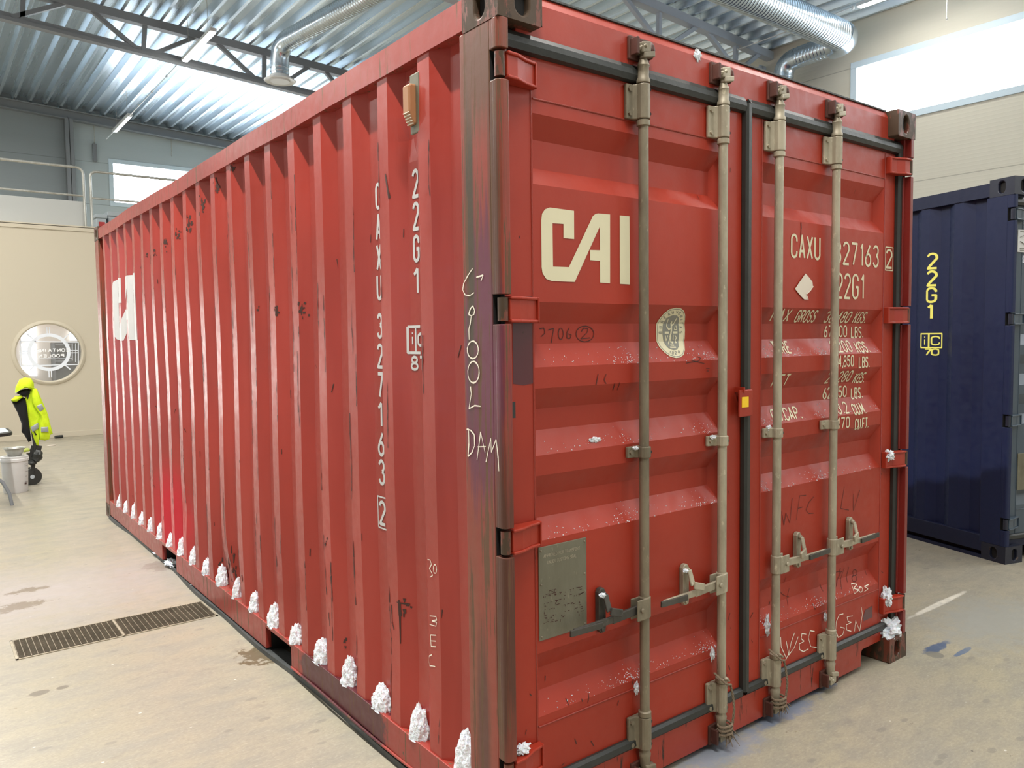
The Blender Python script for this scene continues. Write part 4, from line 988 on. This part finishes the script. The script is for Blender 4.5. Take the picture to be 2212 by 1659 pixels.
on_door(strokes([[(xm0, zb0), (xm1, zb0), (xm1, zb1), (xm0, zb1), (xm0, zb0-.002)]], .005), 'check_digit_frame', 'cream', dR)
H1 = .046
for txt, u0, u1, v in (('MAX', 1668, 1705, 681), ('GROSS', 1720, 1762, 683), ('TARE', 1668, 1705, 751), ('NET', 1670, 1701, 823), ('CU.CAP.', 1667, 1729, 898),
                       ('30,480', 1783, 1836, 685), ('KGS.', 1846, 1871, 686), ('67,200', 1779, 1828, 716), ('LBS.', 1838, 1862, 718), ('2,200', 1795, 1837, 749), ('KGS.', 1848, 1873, 750),
                       ('4,850', 1811, 1843, 781), ('LBS.', 1855, 1876, 783), ('28,280', 1786, 1836, 816), ('KGS.', 1845, 1867, 817), ('62,350', 1777, 1827, 850), ('LBS.', 1838, 1860, 850),
                       ('33.2', 1795, 1831, 884), ('CU.M.', 1842, 1868, 885), ('1,170', 1796, 1834, 917), ('CU.FT.', 1847, 1875, 917)): row(txt, u0, u1, v, H1, sm)
on_door(strokes(sm, .0068), 'data_lettering', 'cream', dR)
# side lettering
def vcol(chars, uL, uR, y0=None, y1=None, lines=None, xx=.046):
    for i, (ch, va, vb) in enumerate(chars):
        t = i/max(1, len(chars)-1); ul = uL[0]*(1-t)+uL[1]*t; ur = uR[0]*(1-t)+uR[1]*t
        ya, yb = at(ul, va, 0, xx).y, at(ur, va, 0, xx).y; zt, zb = at((ul+ur)/2, va, 0, xx).z, at((ul+ur)/2, vb, 0, xx).z
        mid = (ya+yb)/2; wv = (ya-yb); zt -= .004; zb += .004
        if ch == '1':
            lines.append([(mid-.006, zt), (mid-.006, zb)]); lines.append([(mid-.006, zt), (mid+.016, zt-.02)])
        else: lines += [[(ya-(p/.5)*wv, zb+q_*(zt-zb)) for p, q_ in l] for l in G[ch]]
sl = []
vcol([('C', 396, 452), ('A', 463, 519), ('X', 527, 584), ('U', 593, 648), ('3', 677, 731), ('2', 743, 795), ('7', 805, 859), ('1', 868, 922), ('6', 933, 985), ('3', 993, 1047), ('2', 1082, 1134)], (813, 822), (821, 833), lines=sl)
vcol([('2', 366, 427), ('2', 437, 497), ('G', 508, 566), ('1', 578, 635)], (893, 896), (904, 906), lines=sl)
on_side(strokes(sl, .0128), 'side_lettering', 'white')
ya, yb = at(819, 1105, 0, .046).y, at(837, 1105, 0, .046).y; za, zb = at(828, 1074, 0, .046).z, at(828, 1141, 0, .046).z
on_side(strokes([[(ya, za), (yb, za), (yb, zb), (ya, zb), (ya, za+.003)]], .006), 'check_digit_frame', 'white')
ic = []; yl = ts(882, 735)[0]; yr = .548; zt, zb = ts(885, 706)[1], ts(885, 762)[1]
on_side(strokes([[(yl, zt), (yr-.025, zt)], [(yl, zt), (yl, zb), (yr-.025, zb)], [(yl-.045, zt), (yl-.045, zb)]], .009), 'size_code_frame', 'white')
ic += [[(yl-.024, zb+.03), (yl-.024, zt-.035)], [(yl-.024, zt-.025), (yl-.024, zt-.02)]]
ic += [[(yl-.062-.042*p*2, zb+.025+q_*(zt-zb-.05)) for p, q_ in l] for l in G['C']]
zt2, zb2 = ts(895, 771)[1], ts(895, 798)[1]
y8 = ts(890, 785)[0]
for i, ch in enumerate('87'): ic += [[(y8-i*.058-.042*p*2, zb2+q_*(zt2-zb2)) for p, q_ in l] for l in G[ch]]
on_side(strokes(ic, .0095), 'size_code_mark', 'white')
# side logo, stretched over the corrugation at the far end
gx = [p[0] for p in LG]; x_0, x_1 = 216, 821; yA, yB, zA, zB = 5.41, 4.56, 2.09, 1.585
def sl_(pts):
    out = []
    for a, b in pts:
        top = 150+(a-216)*.105; bot = 652+(a-216)*.045; t = (b-top)/(bot-top); out.append((yA+(yB-yA)*(a-x_0)/(x_1-x_0), zA+(zB-zA)*t))
    return out
on_side(triangulate_polys([sl_(LG), sl_(LI)]), 'side_logo', 'white')
# chalk and marker writing
z7 = lambda pts: zoomed(700, 300, 3.16, pts); z8 = lambda pts: zoomed(700, 800, 3.16, pts)
def ell(cx, cy, rx, ry, a0=0, a1=370, n=16): return [(cx+rx*math.cos(math.radians(a0+(a1-a0)*i/n)), cy+ry*math.sin(math.radians(a0+(a1-a0)*i/n))) for i in range(n+1)]
P0 = [z7([(1015, 885), (985, 930), (955, 985), (948, 1030), (965, 1065), (995, 1070), (1025, 1050)]), z7([(1040, 945), (1088, 930), (1072, 970)]),
      z7([(988, 1198), (1000, 1160), (1016, 1140), (1030, 1172), (1024, 1200), (1004, 1206), (988, 1198)]), z7([(1006, 1210), (1000, 1260), (990, 1300), (992, 1370)]),
      z7(ell(1017, 1440, 38, 60)), z7(ell(1021, 1592, 39, 74)), z8([(1000, 110), (1006, 160), (990, 262), (1030, 240), (1070, 245)]),
      z8([(975, 400), (988, 400), (990, 500), (984, 588), (1012, 560), (1030, 510), (1028, 440), (1002, 408), (975, 402)]),
      z8([(1045, 610), (1070, 420), (1100, 560)]), z8([(1050, 522), (1105, 520)]), z8([(1106, 626), (1140, 462), (1143, 560), (1176, 470), (1190, 600), (1195, 688)])]
p0 = [[(at(u, v, 0, 0).y, at(u, v, 0, 0).z) for u, v in l] for l in P0]
drape(strokes(p0, .0042, .45), 'chalk_writing', 'chalk', post, lambda y, z: (-.0006, y, z), nd=(-1, 0, 0))
zb_ = lambda pts: zoomed(500, 1134, 3.16, pts)
sd = [z8([(710, 1290), (728, 1294), (736, 1325), (722, 1352), (740, 1385), (745, 1400), (726, 1411)]), z8(ell(760, 1355, 11, 30)),
      zb_([(1356, 620), (1398, 624), (1404, 648), (1372, 654), (1404, 664), (1398, 690), (1356, 678)]), zb_([(1400, 752), (1362, 750), (1366, 828), (1398, 830)]), zb_([(1364, 790), (1396, 792)]),
      zb_([(1372, 884), (1352, 898), (1350, 935), (1375, 962), (1393, 966)])]
on_side(strokes([[ts(*p) for p in l] for l in sd], .0032, .3), 'chalk_writing', 'chalk')
zc = lambda pts: zoomed(1512, 750, 3.16, pts); ze = lambda pts: zoomed(1512, 1134, 3.16, pts); zf = lambda pts: zoomed(1100, 1134, 3.16, pts)
mk = [zoomed(1100, 400, 3.16, l) for l in ([(265, 988), (302, 978), (285, 1076)], ell(350, 1014, 17, 38), [(408, 974), (392, 1005), (392, 1042), (412, 1048), (422, 1022), (398, 1014)], ell(515, 1015, 61, 54), [(490, 1000), (505, 976), (535, 980), (530, 1006), (486, 1050), (548, 1042)], [(205, 980), (235, 975), (242, 1010), (215, 1035)],
      [(590, 1365), (605, 1290)], [(660, 1290), (645, 1330), (660, 1355)], [(705, 1400), (718, 1350)], [(735, 1400), (752, 1345)], [(1205, 1215), (1290, 1200), (1305, 1180), (1280, 1168)], [(1240, 1195), (1330, 1218)], [(1340, 1250), (1365, 1252)], [(1345, 1268), (1362, 1268)])]
on_door(strokes([[td(*p) for p in l] for l in mk], .0026, .3), 'marker_writing', 'marker', dL)
mr = [zc(l) for l in ([(555, 1120), (572, 1215), (585, 1130), (612, 1200), (628, 1030)], [(680, 1010), (655, 1180)], [(680, 1015), (722, 1010)], [(668, 1100), (702, 1090)], [(775, 1020), (742, 1060), (722, 1110), (740, 1135), (775, 1133)], [(985, 950), (960, 1100), (1015, 1112)], [(1045, 1000), (1046, 1115), (1090, 975)])]
mr += [ze(l) for l in ([(925, 322), (965, 315), (930, 420)], [(985, 290), (965, 440)], [(1015, 285), (1005, 390)], ell(1056, 325, 14, 20), ell(1052, 365, 16, 22), [(545, 455), (570, 480), (605, 490)], [(608, 430), (600, 550)], [(585, 355), (572, 400)])]
on_door(strokes([[td(*p) for p in l] for l in mr], .0024, .3), 'marker_writing', 'marker', dR)
cr = [zf(l) for l in ([(1888, 790), (1905, 880), (1884, 920)], [(1945, 735), (1922, 800), (1905, 888), (1942, 838), (1970, 762)], [(2025, 745), (1995, 740), (1990, 775), (2010, 793), (1976, 812), (1980, 850), (2006, 864), (2040, 845)], [(2082, 726), (2052, 720), (2040, 770), (2056, 830), (2100, 836)])]
cr += [ze(l) for l in ([(976, 606), (948, 612), (928, 660), (924, 725), (942, 768), (972, 748), (984, 704), (956, 696)], [(1040, 620), (1002, 626), (1008, 658), (1032, 664), (996, 682), (1000, 716), (1030, 725)], [(1052, 725), (1060, 652), (1088, 722), (1106, 610), (1100, 560)],
      [(1050, 468), (1030, 398), (1068, 404), (1046, 432), (1082, 442), (1052, 468)], ell(1095, 440, 12, 18), [(1150, 405), (1120, 420), (1145, 435), (1120, 455)], [(548, 765), (552, 830), (585, 905)])]
on_door(strokes([[td(*p) for p in l] for l in cr], .0036, .35), 'chalk_writing', 'chalk', dR)
# classification sticker
def zs_(pts): return zoomed(1380, 640, 11.06, pts)
OUT = [(880, 275), (1000, 290), (1070, 350), (1100, 450), (1095, 560), (1080, 660), (1092, 800), (1085, 1000), (1080, 1120), (1090, 1280), (1060, 1400), (980, 1460), (880, 1475), (740, 1440), (600, 1340), (480, 1210), (415, 1080), (400, 900), (405, 740), (430, 620), (510, 500), (600, 400), (720, 310)]
INN = [(800, 455), (900, 460), (945, 520), (940, 620), (935, 700), (945, 850), (945, 1000), (932, 1100), (940, 1200), (900, 1270), (820, 1285), (700, 1240), (620, 1150), (565, 1000), (550, 850), (560, 700), (610, 590), (690, 500)]
stk = on_door(triangulate_polys([[td(*p) for p in zs_(OUT)]]), 'round_sticker', 'cream', dL)
on_door(triangulate_polys([[td(*p) for p in zs_(INN)]]), 'sticker_field', 'bv_grey', dL, .0022)
rg_ = [(800+(a-800)*.93, 870+(b-870)*.945) for a, b in OUT+OUT[:1]]
gl = [[td(*p) for p in zs_(rg_)]]
on_door(strokes(gl, .0022), 'sticker_ring', 'bv_grey', dL, .0020)
lt = []
for ch, x, y, a in (('B', 500, 865, 90), ('U', 507, 740, 84), ('R', 545, 610, 66), ('E', 620, 510, 48), ('A', 705, 425, 28), ('U', 800, 388, 10), ('V', 905, 382, -6), ('E', 965, 412, -34), ('R', 1000, 485, -64), ('I', 1002, 562, -80), ('T', 1003, 640, -90), ('A', 992, 740, -88), ('S', 992, 860, -84), ('1', 738, 1335, -14), ('8', 800, 1352, -4), ('2', 868, 1350, 6), ('8', 945, 1325, 16)):
    c, s_ = math.cos(math.radians(a)), math.sin(math.radians(a))
    for l in G[ch]:
        pp = []
        for p, q_ in l:
            dx, dyy = (p-.25)*76, (q_-.5)*64; pp.append((x+dx*c-dyy*s_, y-(dx*s_+dyy*c)))
        lt.append([td(*p) for p in zs_(pp)])
on_door(strokes(lt, .0022), 'sticker_lettering', 'bv_grey', dL, .0022)
for wpx, ls in ((45, ([(760, 640), (758, 800), (745, 900), (728, 980)], [(785, 1080), (785, 1130)])), (30, ([(735, 940), (715, 1050), (690, 1150)], [(745, 950), (755, 1110)], [(768, 700), (820, 650), (850, 590), (890, 520)], [(750, 760), (700, 800), (640, 720)], [(800, 920), (795, 1040)], [(735, 1170), (820, 1170)], [(730, 1218), (870, 1218)])),
                (48, ([(600, 870), (700, 870)], [(800, 865), (905, 865)], [(745, 630), (775, 630)])), (22, ([(655, 650), (690, 540)], [(620, 935), (630, 1070), (675, 935)], [(840, 930), (885, 1000), (840, 1040), (885, 1105), (845, 1110)], [(850, 700), (828, 800), (885, 800), (870, 700)], [(640, 720), (655, 650)]))):
    on_door(strokes([[td(*p) for p in zs_(l)] for l in ls], wpx/11.06*.00178), 'sticker_figure', 'cream', dL, .0030)
# data plate
zq = lambda p: at(1100+p[0]/3.16, 1134+p[1]/3.16, 1, YD-.004)
c0, c1 = zq((200, 152)), zq((538, 752))
tl_, tr_ = zq((200, 152)), zq((527, 88)); bl_ = zq((222, 792))
PX0, PX1, PZ1, PZ0 = tl_.x, tr_.x, (tl_.z+tr_.z)/2, bl_.z
pl = MB().box(PX0, PX1, YD-.004, YD, PZ0, PZ1).build('data_plate', 'plate', dL, bevel=.0015)
rv = MB()
for x in (PX0+.009, PX1-.009):
    for z in (PZ0+.012, (PZ0+PZ1)/2+.03, PZ1-.012): rv.lathe((x, YD-.004, z), [(.0015, -.003), (.004, -.001), (.004, 0)], 8, 1)
rv.build('rivet', 'zinc', pl)
pw = PX1-PX0; tt = []
for i, t in enumerate(('APPROVED FOR TRANSPORT', 'UNDER CUSTOMS SEAL')): tt += text_lines(t, PX0+.02+.015*i, PZ1-.035-.022*i, .010, pw-.05-.03*i)
fp = lambda e: (lambda x, z: (x, YD-.004-e, z))
drape(strokes(tt, .0014), 'plate_lettering', 'zinc_light', pl, fp(.0006))
random.seed(4); mkp = text_lines('CSC', PX0+.04, PZ1-.155, .012, .03)
for k in range(105):
    x = random.uniform(PX0+.015, PX1-.02); z = random.uniform(PZ0+.05, PZ1-.15); l = random.uniform(.002, .012)
    if random.random() < .65: z = PZ0+.05+.022*round((z-PZ0-.05)/.022)
    mkp.append([(x, z), (x+l, z)] if random.random() < .7 else [(x, z), (x, z-l*.6)])
drape(strokes(mkp, .0016, .4), 'plate_stamping', 'marker', pl, fp(.0006))
# centre seal plate, tape, paper and paint patches
a, c = at(1595, 843, 1, .024), at(1631, 897, 1, .024)
sp = MB().box(a.x, a.x+.082, .018, .026, c.z, a.z).build('seal_plate', 'red_door', dR, bevel=.003)
MB().box(a.x+.02, a.x+.028, .014, .06, a.z-.01, a.z+.01).build('seal_lug', 'red_door', sp)
a, c = at(1603, 858, 1, .017), at(1617, 879, 1, .017); MB().box(a.x, c.x, .0165, .018, c.z, a.z).build('yellow_sticker', 'tagyellow', sp); bpy.data.objects['yellow_sticker']['label'] = 'yellow square sticker'
pp = [td(*p) for p in zoomed(1512, 400, 3.16, [(715, 603), (735, 625), (762, 660), (765, 690), (745, 720), (718, 745), (730, 782), (705, 780), (672, 745), (643, 708), (668, 670)])]
on_door(triangulate_polys([pp]), 'torn_paper', 'paper', dR, .004)
on_door(strokes([[td(*p) for p in zoomed(1512, 400, 3.16, [(765, 690), (745, 720), (718, 745), (730, 782)])]], .004), 'paper_curl', 'chalk', dR, .006)
def quad_door(pts, name, m, par, e=.0009): on_door(triangulate_polys([[td(*p) for p in pts]]), name, m, par, e)
quad_door([(1107, 640), (1149, 640), (1151, 828), (1130, 832), (1108, 829)], 'maroon_patch', 'maroon', dL)
quad_door([(1864, 1333), (1868, 1318), (1884, 1308), (1884, 1333), (1865, 1342)], 'maroon_patch', 'maroon', dR)
a = at(1108, 868, 1, .03); tp = MB().box(.046, .066, .026, .030, at(1108, 903, 1, .03).z, a.z).build('black_tape', 'rubber', dL)
# vertical dark streak and chips on the right door
on_door(strokes([[td(*p) for p in zoomed(1512, 400, 3.16, [(688, 255), (690, 300), (687, 330), (690, 400)])]], .004, .5), 'scratch_marks', 'scrape', dR, .0011)
random.seed(11); sc_ = []
for k in range(46):
    x = random.choice([random.uniform(.06, .16), random.uniform(1.07, 1.18), random.uniform(1.24, 1.31), random.uniform(2.27, 2.35), random.uniform(.2, 1.0), random.uniform(1.4, 2.2)]); z = random.choice([random.uniform(.16, .5), random.uniform(.16, 2.4)])
    l = random.uniform(.004, .03); an = random.gauss(PI/2, .5); sc_.append([(x, z), (x+l*math.cos(an), z+l*math.sin(an))])
on_door(strokes(sc_, .0026, .5), 'scratch_marks', 'scrape', dL, .0011)
# scrapes on the side ribs
random.seed(21); v_ = []; tk = []
for k in range(20):
    ya = Y0C+PIT*k; rng = 6+int(random.random()*7) if k > 0 else 4
    for j in range(rng):
        y = random.choice([ya+.002, ya+FL-.004, ya+random.uniform(.004, FL-.01), ya+FL-.006]); z = random.uniform(.25, 2.35); L = random.uniform(.05, .35); n = max(3, int(L/.03)); pts = [(y, z)]
        for i in range(n): y = min(ya+FL-.001, max(ya+.001, y+random.gauss(0, .0022))); z -= L/n; pts.append((y, z))
        v_.append([p for p in pts if p[1] > .2])
    for j in range(2): y = ya-random.uniform(.0, .13); z = random.uniform(.3, 2.2); v_.append([(y, z), (y+random.gauss(0, .01), z-random.uniform(.01, .04))])
on_side(strokes([l for l in v_ if len(l) > 1], .0032, .9), 'scratch_marks', 'scrape')
for (u, v, n, r) in ((650, 370, 0, 0), (470, 402, 16, 9), (437, 440, 14, 8), (410, 480, 14, 8), (385, 505, 12, 7), (358, 525, 12, 7), (335, 545, 7, 5), (316, 550, 6, 4), (504, 362, 8, 7), (598, 668, 8, 8), (655, 668, 12, 10), (558, 665, 3, 4), (878, 1305, 5, 12), (495, 1215, 16, 22), (510, 1235, 10, 14), (707, 1165, 3, 6), (748, 1385, 3, 6)):
    for i in range(n):
        x, y = u+random.gauss(0, r*.5), v+random.gauss(0, r); a = random.gauss(PI/2, .6); l = random.uniform(r*.4, r*1.3)
        tk.append([ts(x, y), ts(x+l*.25*math.cos(a), y+l*math.sin(a))])
tk += [[ts(*p) for p in l] for l in ([(864, 1303), (866, 1390)], [(846, 1306), (848, 1345), (852, 1360)], [(833, 376), (842, 428)], [(858, 1300), (887, 1306)], [(862, 1296), (866, 1330)])]
on_side(strokes([l for l in tk if abs(l[0][0]-l[-1][0]) < .12], .0085, .7), 'scrape_marks', 'scrape')
# weld seam lines near the first two ribs are the folds themselves; ventilator
vz0, vz1 = 2.268, 2.425; vy = .470
vt = MB(); vt.box(.006, .014, vy-.030, vy+.030, vz0-.022, vz1+.015)
vt_ = vt.build('vent_back_plate', 'plate', side, bevel=.004)
vb = MB(); vb.prism([(-.016, vz1-.022), (-.022, vz1-.030), (-.022, vz0+.045), (-.004, vz0+.005), (.008, vz0+.005), (.008, vz1-.022)], 1, vy-.012, vy+.030)
vb_ = vb.build('ventilator', 'vent', side, bevel=.007); vb_['label'] = 'beige plastic ventilator'
gr = MB()
for i in range(5): gr.box(-.0215+.0038*i-.001, -.0175+.0038*i, vy-.009, vy+.027, vz0+.041-.0085*i, vz0+.0435-.0085*i)
gr.build('vent_grille', 'chalk', vb_)

# ropes around the lower brackets
for (x, lb, sd) in ((BX[1], 'frayed brown rope tied round the second locking bar from the near corner', 3), (BX[2], 'frayed brown rope tied round the third locking bar from the near corner', 9)):
    random.seed(sd); t = thing('rope', lb, 'rope', (x, -.01, .19))
    def hel(pts, r=.0045, tw=90, nm='rope_strand'):
        P_ = [Vector(p) for p in pts]; dense = []
        for a, b in zip(P_, P_[1:]):
            m = max(2, int((b-a).length/.006))
            for i in range(m): dense.append(a+(b-a)*i/m)
        dense.append(P_[-1])
        for ph_ in (0, 2.1, 4.2):
            q = []
            for i, p in enumerate(dense): a = i*.75+ph_; q.append(p+Vector((math.cos(a)*r*.6, math.sin(a)*r*.5, math.sin(a)*r*.25)))
            MB().tube(q, r*.62, 6).build(nm, 'rope', t, smooth=True)
    hel([(-.035, .035, .115), (-.028, .005, .095), (-.01, -.004, .078), (.018, .0, .068), (.030, .01, .06), (.036, .004, .02), (.034, -.004, -.03), (.028, -.002, -.08), (.018, -.004, -.12)])
    hel([(.026, .02, .082), (.004, -.002, .086), (-.02, .004, .10)])
    q = MB()
    for i in range(26):
        a = random.uniform(0, 2*PI); p = Vector((.006+.012*math.cos(a), .0+.01*math.sin(a), -.10)); ln = random.uniform(.02, .06); k = Vector((random.gauss(0, .012), random.gauss(-.004, .01), -ln))
        q.tube([p, p+k*.5+Vector((random.gauss(0, .004), 0, 0)), p+k], [.0022, .0018, .001], 5)
    for zz in (-.085, -.10, -.115): q.tube([(.028*math.cos(a*PI/5), .012+.026*math.sin(a*PI/5), zz+.004*math.sin(a)) for a in range(11)], .0045, 6)
    q.build('frayed_end', 'rope', t, smooth=True)

for o in C.objects:
    if o.name.startswith(('scratch_marks', 'scrape_marks')): o['kind'] = 'stuff'
# ---------------------------------------------------------------- snow
def snow_obj(label, c, r, seed, sub=4, amp=.28, fr=2.6, name='snow_heap', group=None, flat=None, sharp=0):
    mb = MB().blob((0, 0, 0), r, sub, amp, fr, seed, flat)
    if sharp: mb.v = [(x*(1-sharp*max(0, z/r[2])), y*(1-sharp*max(0, z/r[2])), z) for x, y, z in mb.v]
    o = mb.build(name, 'snow', smooth=True); o.location = c; return tag(o, label, 'snow', group)
ordn = ['first', 'second', 'third', 'fourth', 'fifth', 'sixth', 'seventh', 'eighth', 'ninth', 'tenth', 'eleventh', 'twelfth', 'thirteenth', 'fourteenth', 'fifteenth', 'sixteenth', 'seventeenth', 'eighteenth', 'nineteenth', 'twentieth']
for k in range(20):
    yc = .262+PIT*k+.020; h = .098+.012*math.sin(k*2.3); w = .052+.004*math.cos(k*3.1)
    if k == 0: yc, w, h = .262, .052, .135
    if k == 8: w, h = .030, .10
    lab = 'white snow heap on the bottom rail, %s from the near corner post' % ordn[k]
    snow_obj(lab, (.032, yc, .160), (.034, w, h), k*1.37+.5, 5, .22, 3.2, group='snow heaps along the bottom rail', flat=-.004, sharp=.12)
for (u, v, y, r, lb) in ((1941, 1262, .085, (.018, .02, .06), 'snow patch in the right post channel above the lowest hinge'), (1916, 1290, .035, (.028, .02, .040), 'pointed snow heap on top of the lowest right hinge'),
                         (1924, 1362, .035, (.075, .035, .052), 'large snow heap above the bottom right corner casting'), (1906, 1408, .06, (.018, .015, .022), 'small snow lump under the bottom right corner'),
                         (1938, 966, .05, (.014, .02, .050), 'snow streak in the right post channel above the third hinge'), (1921, 984, .03, (.025, .018, .022), 'snow lump on the third right hinge from the top'),
                         (1128, 1618, .03, (.026, .016, .014), 'snow lump on the lowest left door hinge'), (1285, 950, .066, (.026, .006, .008), 'small white snow spot on a left door ledge'),
                         (1507, 119, .046, (.016, .004, .018), 'small white snow spot on the door header'), (1374, 1486, .052, (.008, .01, .022), 'snow left of the first locking bar foot'), (1538, 1412, .052, (.008, .01, .024), 'snow left of the second locking bar foot'),
                         (1657, 1352, .052, (.010, .01, .040), 'snow left of the third locking bar foot'), (1782, 1332, .052, (.007, .01, .018), 'snow left of the fourth locking bar foot'),
                         (1301, 1286, .022, (.011, .008, .007), 'snow cap on the first handle retainer from the left'), (1481, 1233, .022, (.010, .008, .006), 'snow cap on the second handle retainer from the left'), (1660, 926, .045, (.014, .010, .011), 'snow lump on the middle bracket of the third locking bar'),
                         (1373, 968, .03, (.010, .01, .006), 'snow on the middle bracket of the first locking bar'), (1540, 944, .03, (.010, .01, .007), 'snow on the middle bracket of the second locking bar')):
    p = at(u, v, 1, y); snow_obj(lb, p, r, u*.013, 4, .62, 2.6, name='snow_lump')
for (u, v, rr_, lb) in ((352, 1192, (.05, .10, .025), 'crusty snow in the far fork pocket'), (372, 1215, (.04, .09, .02), 'crusty snow in front of the far fork pocket'), (412, 1262, (.025, .06, .010), 'thin snow on the rail flange beyond the drain'), (445, 1282, (.02, .05, .010), 'thin snow on the rail flange beside the drain')):
    p = at(u, v, 2, .03); snow_obj(lb, (max(.035, p.x), p.y, .026), rr_, u*.1, 4, .6, 3, name='snow_patch', flat=-.008)
random.seed(5)
for di, (xa, xb, lb, par) in enumerate(((XL0, XL1, 'fine snow grains on the left door ledges', BX[:2]), (XR0, XR1, 'fine snow grains on the right door ledges', BX[2:]))):
    mb = MB()
    for ri, (a, b, c, d) in enumerate(RECZ):
        if ri == 0: continue
        cl_ = [(x-.035, .035) for x in par]+[((xa+xb)/2+.1, .25)]
        for k in range((170, 90, 160, 220)[ri-1]):
            if random.random() < .55: cx_, s_ = random.choice(cl_[:2]); x = random.gauss(cx_, s_)
            else: x = random.uniform(xa+.02, xb-.02)
            if not xa+.02 < x < xb-.02: continue
            t = 1-abs(random.gauss(0, .3)); z = d+(c-d)*(1-max(0, min(1, t))); r_ = random.uniform(.0008, .0028)
            y = ydoor(x, z); q = Vector((x, y-.0006, z)); vs = [q+Vector(w)*r_*random.uniform(.6, 1.3) for w in ((1, 0, 0), (-1, 0, 0), (0, 1, 0), (0, -1, 0), (0, 0, 1), (0, 0, -1))]
            mb.add(vs, [(0, 2, 4), (2, 1, 4), (1, 3, 4), (3, 0, 4), (2, 0, 5), (1, 2, 5), (3, 1, 5), (0, 3, 5)])
    tag(mb.build('snow_grains', 'snow'), lb, 'snow', kind='stuff')

# ================================================================ blue container
bcn = thing('shipping_container', 'dark blue shipping container with yellow 22G1 marks by the right wall', 'container', (4.440, .300, 0), -math.radians(17))
PB = dict(cast='blue_cast', post='blue', side='blue', rail='blue_rail', flange='blue_rail', header='blue_rail', sill='blue_rail', door='blue_door', weld='blue_door')
pB, sB, dB, _ = container(bcn, PB, False, [(.55, 'zinc_light', 'zinc_light', 'zinc', -1), (1.0, 'zinc_light', 'zinc_light', 'zinc', -1), (1.40, 'zinc_light', 'zinc_light', 'zinc', 1), (1.85, 'zinc_light', 'zinc_light', 'zinc', 1)])
bpy.context.view_layer.update(); BM = bcn.matrix_world.inverted() if bcn.matrix_world.translation.length > 1 else (Matrix.Translation((4.440, .300, 0)) @ Matrix.Rotation(-math.radians(17), 4, 'Z')).inverted()
def bl(u, v, xl=.03):      # point of the blue side sheet behind a photo point, in the container's own frame
    o_ = BM @ Vector(CAM); d_ = (BM.to_3x3() @ (FW+RT*((u-1106)/FPX)+UP*((829.5-v)/FPX))); p = o_+d_*((xl-o_.x)/d_.x); return (p.y, p.z)
bls = []
for ch, ua, ub, va, vb in (('2', 2010, 2023, 549, 579), ('2', 2009, 2022, 587, 616), ('G', 2008, 2021, 623, 652), ('1', 2010, 2018, 659, 688), ('7', 2003.5, 2013, 754, 767), ('0', 2014.5, 2024.5, 754, 767)):
    a, c = bl(ua, va), bl(ub, vb); hh, ww = a[1]-c[1], a[0]-c[0]
    if ch == '1': bls += [[(a[0]-ww*.6, a[1]), (a[0]-ww*.6, c[1])], [(a[0], a[1]-.02), (a[0]-ww*.6, a[1])]]
    else: bls += [[(a[0]-ww*2*p, c[1]+hh*q_) for p, q_ in l] for l in G[ch]]
n70 = sum(len(G[c]) for c in '70')
fb = lambda e: (lambda y, z: (xside(y, z, False)-e, y, z))
drape(strokes(bls[:-n70], .0165), 'side_lettering', 'yellow', sB, fb(.0015), YCUT, nd=(-1, 0, 0))
drape(strokes(bls[-n70:], .0105), 'size_code_number', 'yellow', sB, fb(.0015), YCUT, nd=(-1, 0, 0))
a, c = bl(1995, 721), bl(2031, 751)
fr_ = [[(a[0], a[1]), (c[0], a[1]), (c[0], c[1]), (a[0], c[1]), (a[0], a[1]+.004)], [((a[0]+c[0])/2+.01, a[1]), ((a[0]+c[0])/2+.01, c[1])]]
ww = a[0]-c[0]; hh = a[1]-c[1]
fr_ += [[(a[0]-ww*.22, c[1]+hh*.22), (a[0]-ww*.22, c[1]+hh*.6)], [(a[0]-ww*.22, c[1]+hh*.72), (a[0]-ww*.22, c[1]+hh*.8)]]
fr_ += [[(a[0]-ww*.54-ww*.32*2*p, c[1]+hh*.2+hh*.6*q_) for p, q_ in l] for l in G['C']]
drape(strokes(fr_, .010), 'size_code_mark', 'yellow', sB, fb(.0015), YCUT, nd=(-1, 0, 0))
def bd(u, v):
    o_ = BM @ Vector(CAM); d_ = (BM.to_3x3() @ (FW+RT*((u-1106)/FPX)+UP*((829.5-v)/FPX))); p = o_+d_*((.048-o_.y)/d_.y); return (p.x, p.z)
a, c = bd(2199, 496), bd(2216, 545)
ws = MB().box(a[0], a[0]+.14, .046, .050, c[1], a[1]).build('white_label', 'white', dB[0])
q = MB()
for f in (.06, .82, .9): q.box(a[0]+.02, a[0]+.12, .0450, .0462, a[1]-(a[1]-c[1])*(f+.05), a[1]-(a[1]-c[1])*f)
q.bar((a[0]+.02, .0455, a[1]-(a[1]-c[1])*.33), (a[0]+.07, .0455, a[1]-(a[1]-c[1])*.2), .002, .012, (0, 1, 0)); q.bar((a[0]+.07, .0455, a[1]-(a[1]-c[1])*.2), (a[0]+.12, .0455, a[1]-(a[1]-c[1])*.33), .002, .012, (0, 1, 0))
q.bar((a[0]+.02, .0455, a[1]-(a[1]-c[1])*.52), (a[0]+.07, .0455, a[1]-(a[1]-c[1])*.68), .002, .012, (0, 1, 0)); q.bar((a[0]+.07, .0455, a[1]-(a[1]-c[1])*.68), (a[0]+.12, .0455, a[1]-(a[1]-c[1])*.52), .002, .012, (0, 1, 0))
q.build('label_print', 'bv_grey', ws)
a, c = bd(2199, 980), bd(2216, 1057); MB().box(a[0], a[0]+.2, .046, .052, c[1], a[1]).build('data_plate', 'plate', dB[0], bevel=.002)
